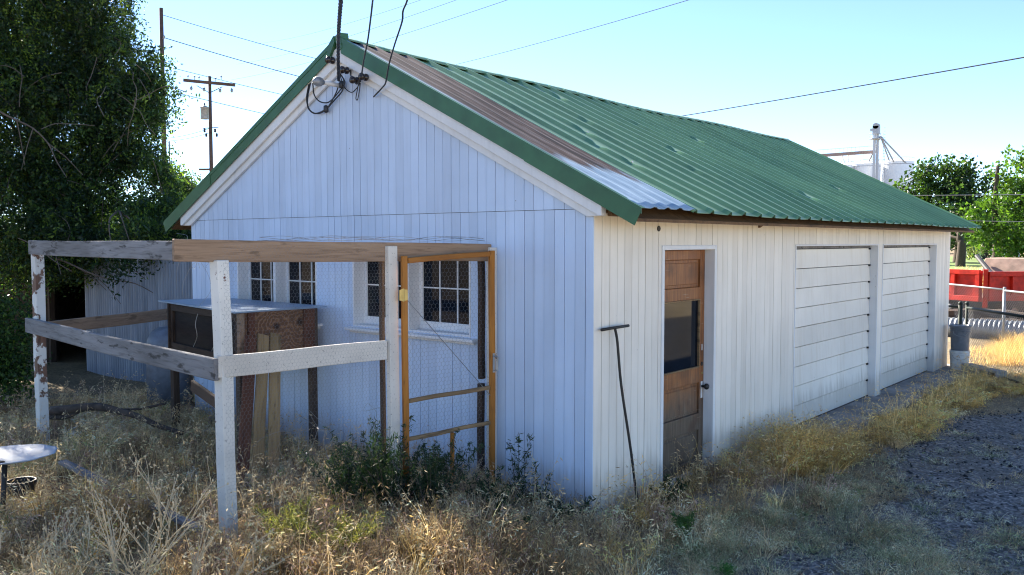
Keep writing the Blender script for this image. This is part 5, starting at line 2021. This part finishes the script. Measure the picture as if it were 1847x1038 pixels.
far_tree("shadowy tree right behind the garage's far corner", 1732, 74,
         [B(1722, 425, 76, 22), B(1700, 400, 78, 34), B(1735, 400, 78, 30), B(1755, 432, 80, 20), B(1660, 420, 80, 40)], 1.4, 22, 0.34, DG, [0.6, 0.3, 0.1], 0.34, 0.42)
for (px, d, lab) in ((1776, 105, "thin tree trunk right of the pale bush, beyond the hopper"), (1816, 110, "thin tree trunk farthest right beyond the hopper")):
    far_tree(lab, px, d, [B(px, 425, d, 40), B(px - 20, 415, d, 30), B(px + 25, 410, d, 30)], 0.5, 20, 0.5, DG, [0.5, 0.35, 0.15], 0.5, 0.3)
pb_ = at(1748, 462, 100)
bush("shrub", "pale olive bush on the lawn beyond the red trailer", "shrub", [B(1748, 452, 100, 16, .9), B(1758, 458, 100, 10, .8)], 3.5, 20, 0.35, [(0.16, 0.2, 0.06), (0.24, 0.26, 0.1)], [0.6, 0.4], (pb_.x, pb_.y, 0), spread=0.35)
# treeline closing the far side of the park
for k_, (px, d, lab) in enumerate(((1600, 150, "distant treeline tree behind the garage roof"), (1680, 160, "distant dark tree between silo and park"), (1860, 150, "distant tree at the far right of the park"))):
    far_tree(lab, px, d, [B(px, 418, d, 40), B(px - 30, 425, d, 30), B(px + 32, 424, d, 32)], 0.12, 22, 0.9, DG, [0.4, 0.4, 0.2], 0.9, 0.4)
rf = thing("rail_fence", "dark rail fence with pale posts across the far lawn", "fence", tuple(at(1800, 463, 104).xy) + (0,))
a, b = at(1745, 461, 106), at(1910, 463, 100)
a.z = b.z = 0
for z in (0.5, 1.0):
    MB().tube([a + Vector((0, 0, z)), b + Vector((0, 0, z))], 0.06, 5).build("rail", M['darkwood'], rf)
for k_ in range(8):
    q = a.lerp(b, k_ / 7)
    MB().box((q.x - .12, q.y - .12, 0), (q.x + .12, q.y + .12, 1.3)).build("post", M['whiteplastic'], rf)


# ================================================================ GRASS
STRAW = [(0.74, 0.55, 0.30), (0.86, 0.70, 0.44), (0.55, 0.38, 0.20), (0.30, 0.195, 0.13), (0.52, 0.36, 0.29)]
GOLD = [(0.90, 0.63, 0.23), (0.92, 0.72, 0.34), (0.76, 0.48, 0.16), (0.50, 0.31, 0.11)]
GREENISH = [(0.48, 0.50, 0.28), (0.64, 0.64, 0.42), (0.26, 0.34, 0.14), (0.76, 0.71, 0.50)]


def visible(p, margin=60):
    v = p - np.array(CAM)
    d = v @ np.array(FW)
    x = 923.5 + FPX * (v @ np.array(RT)) / np.maximum(d, .1)
    y = 519 - FPX * (v @ np.array(UP)) / np.maximum(d, .1)
    return (d > 2.2) & (x > -margin) & (x < 1847 + margin) & (y < 1038 + 420), d


class Blades:
    def __init__(self):
        self.V, self.F, self.T, self.n = [], [], [], 0

    def tufts(self, cen, per, rad, h, width, tint_fn, lean=(0.1, 0.8), droop=0.22, headp=0.35, hsize=0.032, hper=7):
        """bunches of stems: one root, one general lean, one colour family each"""
        m = len(cen)
        cnt = rng.integers(max(2, per // 2), per + per // 2 + 1, m)
        idx = np.repeat(np.arange(m), cnt)
        n = len(idx)
        a = rng.uniform(0, 2 * math.pi, n)
        r_ = rad * rng.uniform(0, 1, n) ** 0.7
        base = cen[idx].copy()
        base[:, 0] += r_ * np.cos(a)
        base[:, 1] += r_ * np.sin(a)
        k_ = ~inside_house(base[:, 0], base[:, 1])
        idx, base, a, r_ = idx[k_], base[k_], a[k_], r_[k_]
        n = len(idx)
        ta = rng.uniform(0, 2 * math.pi, m)[idx]
        vx = np.cos(a) * (0.4 + r_ / rad) + 0.8 * np.cos(ta)
        vy = np.sin(a) * (0.4 + r_ / rad) + 0.8 * np.sin(ta)
        az = np.arctan2(vy, vx)
        hh = h[idx] * rng.uniform(0.5, 1.2, n)
        base[:, 2] = gz(base[:, 0], base[:, 1]) - 0.01
        tint = (tint_fn(m) * rng.uniform(0.45, 1.3, (m, 1)))[idx] * rng.uniform(0.6, 1.35, (n, 1))
        c = self.add(base, hh, rng.uniform(lean[0], lean[1], n), rng.uniform(width[0], width[1], n), tint, droop, 4, az)
        hs = rng.uniform(0, 1, n) < headp
        self.heads(c[hs], hsize, np.minimum(tint[hs] * 1.15, 0.9), hper, 0.045)

    def add(self, base, h, lean, width, tint, droop=0.15, K=4, az=None):
        n = len(base)
        if n == 0:
            return None
        if az is None:
            az = rng.uniform(0, 2 * math.pi, n)
        ld = np.stack([np.cos(az), np.sin(az), np.zeros(n)], 1)
        sa = az + math.pi / 2 + rng.uniform(-0.9, 0.9, n)
        sd_ = np.stack([np.cos(sa), np.sin(sa), np.zeros(n)], 1)
        t = np.linspace(0, 1, K + 1)
        c = base[:, None] + np.array([0, 0, 1.0]) * (h[:, None] * (t - droop * t ** 3)[None])[..., None] + ld[:, None] * ((h * lean)[:, None] * (t ** 1.8)[None])[..., None]
        c = c + rng.normal(size=c.shape) * (h[:, None, None] * 0.012) * t[None, :, None]
        wd = (width[:, None] * (1 - 0.75 * t)[None])[..., None] * 0.5
        V = np.stack([c - sd_[:, None] * wd, c + sd_[:, None] * wd], 2).reshape(n, -1, 3)
        k2 = (K + 1) * 2
        b = (np.arange(n) * k2)[:, None, None] + (np.arange(K) * 2)[None, :, None] + np.array([0, 1, 3, 2])[None, None]
        self.V.append(V.reshape(-1, 3))
        self.F.append(b.reshape(-1, 4) + self.n)
        self.T.append(np.repeat(tint, k2, 0))
        self.n += n * k2
        return c

    def heads(self, c, size, tint, per=7, spread=0.05, frac0=0.55):
        """small drooping spikelets near the stem tips"""
        n = len(c)
        K = c.shape[1] - 1
        f = rng.uniform(frac0, 1.0, (n, per)) * K
        i0 = np.clip(np.floor(f).astype(int), 0, K - 1)
        fr = (f - i0)[..., None]
        r_ = np.arange(n)[:, None]
        p = c[r_, i0] * (1 - fr) + c[r_, i0 + 1] * fr
        d = rng.normal(size=(n, per, 3))
        d[..., 2] = d[..., 2] * 0.5 - 0.6
        d /= np.linalg.norm(d, axis=2, keepdims=True)
        p = p + d * spread * rng.uniform(0.2, 1, (n, per, 1))
        u = np.cross(d, rng.normal(size=(n, per, 3)))
        u /= np.linalg.norm(u, axis=2, keepdims=True) + 1e-9
        s = (size * rng.uniform(0.7, 1.4, (n, per)))[..., None]
        V = np.stack([p - d * s * .5, p + u * s * .105, p + d * s * .5, p - u * s * .105], 2).reshape(-1, 3)
        m = n * per
        self.V.append(V)
        self.F.append(np.arange(4 * m).reshape(m, 4) + self.n)
        self.T.append(np.repeat(np.repeat(tint, per, 0), 4, 0))
        self.n += 4 * m

    def build(self, name, m=None):
        return np_mesh(name, np.concatenate(self.V), np.concatenate(self.F), m or M['straw'], None, np.concatenate(self.T))


def scatter(n, x0, x1, y0, y1, densf):
    x = rng.uniform(x0, x1, n)
    y = rng.uniform(y0, y1, n)
    keep = rng.uniform(0, 1, n) < densf(x, y)
    p = np.stack([x, y, gz(x, y)], 1)[keep]
    v, d = visible(p)
    return p[v & (d > 3.2)]


def inside_house(x, y):
    return (x > -W - 0.02) & (x < 0.03) & (y > -0.03) & (y < L)


bl = Blades()


def dens_left(x, y):
    cl = vnoise(x, y, 2.2, 1)
    return np.where(inside_house(x, y), 0, np.clip(0.25 + 1.1 * (cl - 0.2), 0.05, 1)) * smooth01(1.35, 0.35, x + 0.25 * vnoise(x, y, 3, 5))


# bunches, then thinner single stems between them
def open_air(p):
    return p[(p[:, 1] < 0.0) | (p[:, 0] > 0.02) | (p[:, 0] < -6)]


def pick(*sets):
    """one palette per bunch"""
    def fn(m):
        which = rng.choice(len(sets), m, p=[q[2] for q in sets])
        out = np.zeros((m, 3))
        for i_, (cols, wts, _) in enumerate(sets):
            k_ = which == i_
            out[k_] = tint_of(int(k_.sum()), cols, wts)
        return out
    return fn


p = open_air(scatter(9500, -8, 1.4, -5.5, 2.2, dens_left))
hv = vnoise(p[:, 0], p[:, 1], 1.3, 7)
run_in = (p[:, 0] < -1.3) & (p[:, 1] > -2.4)
hh_ = (0.16 + 0.40 * hv ** 1.4) * np.where(run_in, 0.8, 1.0)
bl.tufts(p, 24, 0.05, hh_, (0.003, 0.0068), pick((STRAW, [.36, .24, .2, .08, .12], .80), (GREENISH, [.3, .25, .3, .15], .06), (GOLD, [.4, .3, .2, .1], .14)))
p = open_air(scatter(3800, -7, 1.3, -5.2, 2.0, dens_left))
n = len(p)
tn = tint_of(n, STRAW, [.34, .36, .2, .05, .05])
c = bl.add(p, rng.uniform(0.35, 0.66, n), rng.uniform(0.1, 0.7, n), rng.uniform(0.003, 0.0055, n), tn, 0.18)
bl.heads(c, 0.034, tn * 1.02, 9, 0.05)
p = open_air(scatter(26000, -8, 1.4, -5.5, 2.2, dens_left))
n = len(p)
hv = vnoise(p[:, 0], p[:, 1], 1.6, 7)
h = (0.12 + 0.28 * hv) * rng.uniform(0.5, 1.25, n)
tn = tint_of(n, STRAW, [.36, .24, .2, .10, .10])
c = bl.add(p, h, rng.uniform(0.1, 0.9, n), rng.uniform(0.0022, 0.0045, n), tn, 0.22)
hs = rng.uniform(0, 1, n) < 0.4
bl.heads(c[hs], 0.026, tn[hs] * 1.05, 7, 0.04)
# flattened litter
p = scatter(60000, -8, 1.4, -5.5, 2.4, lambda x, y: np.where(inside_house(x, y), 0, 1.0) * smooth01(1.5, 0.3, x))
n = len(p)
bl.add(p, rng.uniform(0.03, 0.11, n), rng.uniform(1.0, 3.2, n), rng.uniform(0.0025, 0.005, n), tint_of(n, STRAW, [.3, .25, .2, .15, .10]), 0.5, 3)
o = bl.build("dry_grass")
tag(o, "knee-high dry straw grass with drooping seed heads", "grass", None, 'stuff')

# golden grass along the garage side
bl = Blades()


def dens_gold(x, y):
    clump = smooth01(0.75, 0.2, np.sqrt(((x - 0.5) / 0.62) ** 2 + ((y - 3.0) / 1.25) ** 2) * 0.75)
    edge = 0.60 + 0.04 * np.sin(y * 3)
    strip = smooth01(edge - 0.1, edge + 0.12, x) * smooth01(1.25 + 0.3 * smooth01(6, 9, y), 0.8, x + 0.3 * (vnoise(x, y, 2.5, 3) - .5)) * smooth01(3.8, 4.6, y) * smooth01(10.9, 10.2, y)
    endp = smooth01(8.2, 9.0, y) * smooth01(10.4, 9.9, y) * smooth01(0.5, 0.7, x) * smooth01(3.2, 2.2, x)
    wall = smooth01(0.35, 0.05, x) * smooth01(0.0, 0.2, x) * smooth01(3.9, 3.0, y) * smooth01(-0.3, 0.1, y) * 0.7
    return np.where(inside_house(x, y), 0, np.clip(np.maximum(np.maximum(clump, strip * (0.3 + 0.9 * vnoise(x, y, 3, 21))), np.maximum(endp * .7, wall)), 0, 1))


p = scatter(5200, 0.06, 3.2, -0.3, 10.9, dens_gold)
cl = smooth01(1.2, 0.2, np.sqrt(((p[:, 0] - 0.5) / 0.6) ** 2 + ((p[:, 1] - 3.0) / 1.3) ** 2))
bl.tufts(p, 34, 0.06, (0.14 + 0.33 * cl) * rng.uniform(0.45, 1.2, len(p)) + 0.07 * vnoise(p[:, 0], p[:, 1], 3, 5), (0.0025, 0.005), pick((GOLD, [.4, .3, .2, .1], .78), (STRAW, [.4, .3, .2, .05, .05], .22)), (0.3, 1.3), 0.3, 0.35)
p = scatter(9000, 0.03, 3.2, -0.3, 10.9, dens_gold)
n = len(p)
cl = smooth01(1.2, 0.2, np.sqrt(((p[:, 0] - 0.5) / 0.6) ** 2 + ((p[:, 1] - 3.0) / 1.3) ** 2))
h = (0.15 + 0.22 * cl + 0.08 * vnoise(p[:, 0], p[:, 1], 3, 5)) * rng.uniform(0.6, 1.3, n)
tn = tint_of(n, GOLD, [.4, .25, .22, .13])
gs = rng.uniform(0, 1, n) < 0.25
tn[gs] = tint_of(int(gs.sum()), STRAW, [.4, .2, .2, .1, .1])
c = bl.add(p, h, rng.uniform(0.25, 1.25, n), rng.uniform(0.002, 0.004, n), tn, 0.3)
hs = rng.uniform(0, 1, n) < 0.35
bl.heads(c[hs], 0.024, tn[hs], 6, 0.04)
# a few tall heads standing out of the mounds
p = scatter(3200, 0.08, 2.6, -0.3, 10.5, dens_gold)
n = len(p)
tn = tint_of(n, GOLD, [.3, .4, .2, .1])
c = bl.add(p, rng.uniform(0.32, 0.62, n), rng.uniform(0.1, 0.6, n), rng.uniform(0.003, 0.005, n), tn, 0.15)
bl.heads(c, 0.032, tn * 1.05, 8, 0.05)
# spilling litter
p = scatter(16000, 0.45, 2.6, 0.5, 10.6, lambda x, y: smooth01(2.2, 0.8, x + 0.9 * (vnoise(x, y, 1.8, 31) - 0.5)) * 0.8)
n = len(p)
bl.add(p, rng.uniform(0.015, 0.06, n), rng.uniform(1.5, 4, n), rng.uniform(0.002, 0.004, n), tint_of(n, GOLD + STRAW[:2], [.25, .2, .15, .1, .15, .15]), 0.6, 3)
tag(bl.build("golden_grass"), "golden dry grass along the garage doors and apron", "grass", None, 'stuff')

# pale thin grass on the gravel
bl = Blades()


def dens_gravel(x, y):
    cl = vnoise(x, y, 1.5, 41) * 0.7 + vnoise(x, y, 4.5, 42) * 0.3
    near = smooth01(3.6, 0.2, y + 0.4 * (x - 1.0))
    return np.clip((cl - 0.38 + 0.12 * near) * 3.2, 0, 1) * (0.08 + 0.92 * near)


p = scatter(8000, 0.6, 5.0, -3, 5.5, dens_gravel)
bl.tufts(p, 26, 0.06, (0.05 + 0.15 * vnoise(p[:, 0], p[:, 1], 2.2, 44)) * (0.55 + 0.45 * smooth01(5, 1, p[:, 1])), (0.0022, 0.0042), pick((GREENISH, [.33, .37, .12, .18], .6), (STRAW, [.4, .4, .1, .05, .05], .4)), (0.3, 1.5), 0.3, 0.3, 0.02, 5)
p = scatter(40000, 0.6, 5.0, -3, 5.5, dens_gravel)
n = len(p)
h = (0.05 + 0.14 * vnoise(p[:, 0], p[:, 1], 2.2, 44)) * rng.uniform(0.5, 1.3, n) * (0.5 + 0.5 * smooth01(5, 1, p[:, 1]))
tn = tint_of(n, GREENISH + STRAW[:2], [.26, .24, .1, .14, .13, .13])
c = bl.add(p, h, rng.uniform(0.3, 1.6, n), rng.uniform(0.0018, 0.0035, n), tn, 0.3)
hs = rng.uniform(0, 1, n) < 0.3
bl.heads(c[hs], 0.02, tn[hs] * 1.1, 5, 0.03)
p = scatter(120000, 0.8, 5.5, -3, 7.5, lambda x, y: np.clip((vnoise(x, y, 2.0, 51) - 0.40) * 2.5, 0.03, 1) * (0.25 + 0.75 * smooth01(4.2, 0.8, y + 0.4 * (x - 1))))
n = len(p)
bl.add(p, rng.uniform(0.01, 0.03, n), rng.uniform(2, 5, n), rng.uniform(0.0026, 0.0045, n), tint_of(n, GREENISH[1:2] + STRAW[:2], [.3, .4, .3]), 0.6, 3)
tag(bl.build("gravel_grass"), "thin pale grass scattered over the dark gravel", "grass", None, 'stuff')

# yellow brush beyond the fence and dry field
bl = Blades()
pts = []
for k_ in range(26000):
    pass
qx = rng.uniform(1742, 1900, 9000)
qd = rng.uniform(15.2, 17.6, 9000)
base = np.array([list(at(a, 600, b)) for a, b in zip(qx, qd)])
base[:, 2] = gz(base[:, 0], base[:, 1])
kk = vnoise(base[:, 0], base[:, 1], 1.1, 61)
right = smooth01(1760, 1840, qx)
keep = rng.uniform(0, 1, 9000) < np.clip((kk - 0.3) * 1.5, 0, 1) * (0.25 + 0.75 * right)
base, right = base[keep], right[keep]
n = len(base)
c = bl.add(base, (0.16 + 0.34 * right) * rng.uniform(0.5, 1.2, n), rng.uniform(0.2, 1.0, n), rng.uniform(0.005, 0.01, n), tint_of(n, GOLD, [.4, .3, .2, .1]), 0.25)
x = rng.uniform(-70, 40, 9000)
y = rng.uniform(24, 60, 9000)
base = np.stack([x, y, x * 0], 1)
vv, dd_ = visible(base)
base = base[vv]
n = len(base)
bl.add(base, rng.uniform(0.2, 0.5, n), rng.uniform(0.2, 0.8, n), rng.uniform(0.02, 0.05, n), tint_of(n, GOLD, [.4, .3, .2, .1]), 0.2, 3)
qx = rng.uniform(1712, 1790, 1500)
base = np.array([list(at(a, 490, 30 + 10 * rng.random())) for a in qx])
base[:, 2] = 0
bl.add(base, rng.uniform(0.5, 1.4, 1500), rng.uniform(0.1, 0.5, 1500), rng.uniform(0.02, 0.04, 1500), tint_of(1500, GOLD, [.4, .4, .1, .1]), 0.2, 3)
tag(bl.build("field_grass"), "sunlit golden grass beyond the chain link fence", "grass", None, 'stuff')

# loose stones on the drive
n = 9000
x = rng.uniform(0.9, 6.5, n)
y = rng.uniform(-3.5, 9.5, n)
p = np.stack([x, y, gz(x, y) + 0.016], 1)
vv, dd_ = visible(p)
p = p[vv & (p[:, 0] > gravel_edge(p[:, 1]) - 0.1)]
n = len(p)
s = rng.uniform(0.005, 0.016, n) * rng.choice([1, 1, 1, 1.7], n)
octv = np.array([(1, 0, 0), (0, 1, 0), (-1, 0, 0), (0, -1, 0), (0, 0, .7), (0, 0, -.7)], float)
V = p[:, None] + (octv[None] * s[:, None, None]) * rng.uniform(0.6, 1.4, (n, 6, 1)) + np.array([0, 0, 0.003])
of = np.array([(0, 1, 4), (1, 2, 4), (2, 3, 4), (3, 0, 4), (1, 0, 5), (2, 1, 5), (3, 2, 5), (0, 3, 5)])
F = (np.arange(n) * 6)[:, None, None] + of[None]
st = tint_of(n, [(0.10, 0.10, 0.105), (0.17, 0.165, 0.16), (0.06, 0.06, 0.065), (0.33, 0.31, 0.29)], [.4, .3, .22, .08])
tag(np_mesh("loose_gravel", V.reshape(-1, 3), F.reshape(-1, 3), M['straw'], None, np.repeat(st, 6, 0)), "loose dark stones on the gravel drive", "gravel", None, 'stuff')


# ================================================================ WEEDS
def weed(x, y, h, stems, label, leaf=0.052, cols=((0.018, 0.036, 0.018), (0.032, 0.058, 0.026), (0.06, 0.095, 0.036)), wts=(.4, .4, .2), spread=0.75, dens=34, group="green weeds in front of the gable"):
    z0 = gzf(x, y)
    t_ = thing("green_weed", label, "weed", (x, y, z0), group)
    st_ = MB()
    P_ = []
    for k_ in range(stems):
        a = random.random() * 6.28
        sp = spread * h * random.random()
        hh_ = h * random.uniform(0.6, 1.0)
        pts = curve([(x + random.uniform(-.03, .03), y + random.uniform(-.03, .03), z0 - 0.02), (x + sp * 0.5 * math.cos(a), y + sp * .5 * math.sin(a), z0 + hh_ * 0.55), (x + sp * math.cos(a), y + sp * math.sin(a), z0 + hh_)], 6)
        st_.tube(pts, [0.0045 * (1 - 0.06 * i) for i in range(len(pts))], 4)
        for j in range(int(dens * 2.7)):
            f_ = random.uniform(0.18, 1.0) * (len(pts) - 1)
            i0 = min(int(f_), len(pts) - 2)
            q = pts[i0].lerp(pts[i0 + 1], f_ - i0)
            r_ = 0.035 * (1.15 - f_ / len(pts)) + 0.012
            P_.append(q + Vector((random.uniform(-r_, r_), random.uniform(-r_, r_), random.uniform(-.01, .02))))
    st_.build("stems", M['twig'], t_)
    P_ = np.array([list(q) for q in P_])
    leaf_mesh("leaves", P_, leaf, tint_of(len(P_), cols, wts), t_, -0.5, 0.16)
    return t_


weed(-1.02, -1.20, 0.74, 40, "broad dark green weed left of the white gate post")
weed(-1.25, -1.42, 0.58, 28, "dark weed at the left of the clump before the run")
weed(-0.80, -0.98, 0.66, 34, "bushy dark weed in front of the orange gate's hinge side")
weed(-0.62, -0.55, 0.42, 12, "low green weed below the gate's short upright bar")
weed(-0.36, -0.80, 0.36, 14, "low green weed sprawling in front of the gate")
weed(-0.52, -0.28, 0.78, 3, "tall thin weed standing against the pale wall right of the gate", dens=44, spread=0.25)
weed(-0.28, -0.32, 0.55, 4, "slender weed next to the tall thin one on the pale wall", dens=36, spread=0.5)
weed(-0.02, -0.42, 0.34, 5, "small leaning weed near the garage corner", dens=30, spread=0.9)
weed(-0.05, -1.0, 0.34, 12, "dark low weed in the grass below the garage corner")
weed(0.28, 0.72, 0.26, 12, "green weed between the iron rod and the door")
weed(0.75, 0.1, 0.22, 12, "short green weed at the edge of the concrete step", cols=((0.06, 0.12, 0.035), (0.1, 0.17, 0.05)), wts=(.5, .5))
weed(-0.95, -2.1, 0.36, 34, "yellow-green flowering weed at the bottom of the frame", leaf=0.035, spread=0.9, cols=((0.36, 0.31, 0.09), (0.50, 0.43, 0.16), (0.16, 0.19, 0.06)), wts=(.4, .35, .25))
weed(-0.62, -1.95, 0.32, 30, "yellow-green weed beside the flowering one", leaf=0.035, spread=0.9, cols=((0.36, 0.31, 0.09), (0.50, 0.43, 0.16), (0.16, 0.19, 0.06)), wts=(.4, .35, .25))
weed(1.3, -0.35, 0.12, 8, "tiny bright green weed on the gravel", leaf=0.03, cols=((0.05, 0.16, 0.03), (0.08, 0.2, 0.05)), wts=(.5, .5))

straw_m = m_plain("pale_dry_stalk", (0.56, 0.44, 0.27), 0.8)


def dry_plant(base, size, n1, label, seedv, dirbias=(0, 0, 0)):
    random.seed(seedv)
    t_ = thing("dried_weed", label, "dried weed", tuple(base), "bleached tumbleweed stalks in the foreground")
    m2 = MB()
    buds = []

    def grow(p, d, ln, r, lvl):
        pts = [p]
        for j in range(4):
            d = (d + Vector((random.uniform(-.16, .16), random.uniform(-.16, .16), random.uniform(-.12, .12)))).normalized()
            pts.append(pts[-1] + d * ln / 4)
        m2.tube(pts, [r, r * .9, r * .8, r * .7, r * .55], 5)
        if lvl == 0:
            buds.append(pts[-1])
            return
        nb = 5 if lvl == 2 else 4
        for k_ in range(nb):
            f_ = random.uniform(0.3, 1.0) * 4
            i0 = min(int(f_), 3)
            q = pts[i0].lerp(pts[i0 + 1], f_ - i0)
            d2 = (d + Vector((random.uniform(-.9, .9), random.uniform(-.9, .9), random.uniform(-.3, .7)))).normalized()
            grow(q, d2, ln * random.uniform(0.35, 0.6), r * 0.6, lvl - 1)
        buds.append(pts[-1])
    for k_ in range(n1):
        a = 6.28 * k_ / n1 + random.uniform(-.4, .4)
        d = Vector((math.cos(a), math.sin(a), random.uniform(0.35, 1.1))) + Vector(dirbias)
        grow(Vector(base), d.normalized(), size * random.uniform(0.7, 1.0), 0.0055, 2)
    for q in buds:
        m2.lathe(q, [(0.001, -0.006), (0.006, 0.0), (0.005, 0.006), (0.001, 0.010)], 5)
    m2.build("stalks", straw_m, t_)


q = at(215, 1020, 4.75)
dry_plant((q.x, q.y, gzf(q.x, q.y) + 0.05), 0.62, 8, "bleached dry branching weed at the bottom left", 5, (0.1, 0, 0.2))
q = at(30, 960, 4.9)
dry_plant((q.x, q.y, gzf(q.x, q.y) + 0.05), 0.45, 6, "bleached dry weed in front of the grey rock", 9)
q = at(330, 1040, 4.6)
dry_plant((q.x, q.y, gzf(q.x, q.y) + 0.05), 0.55, 5, "bleached weed reaching towards the white corner post", 13, (0.3, 0.1, 0.1))
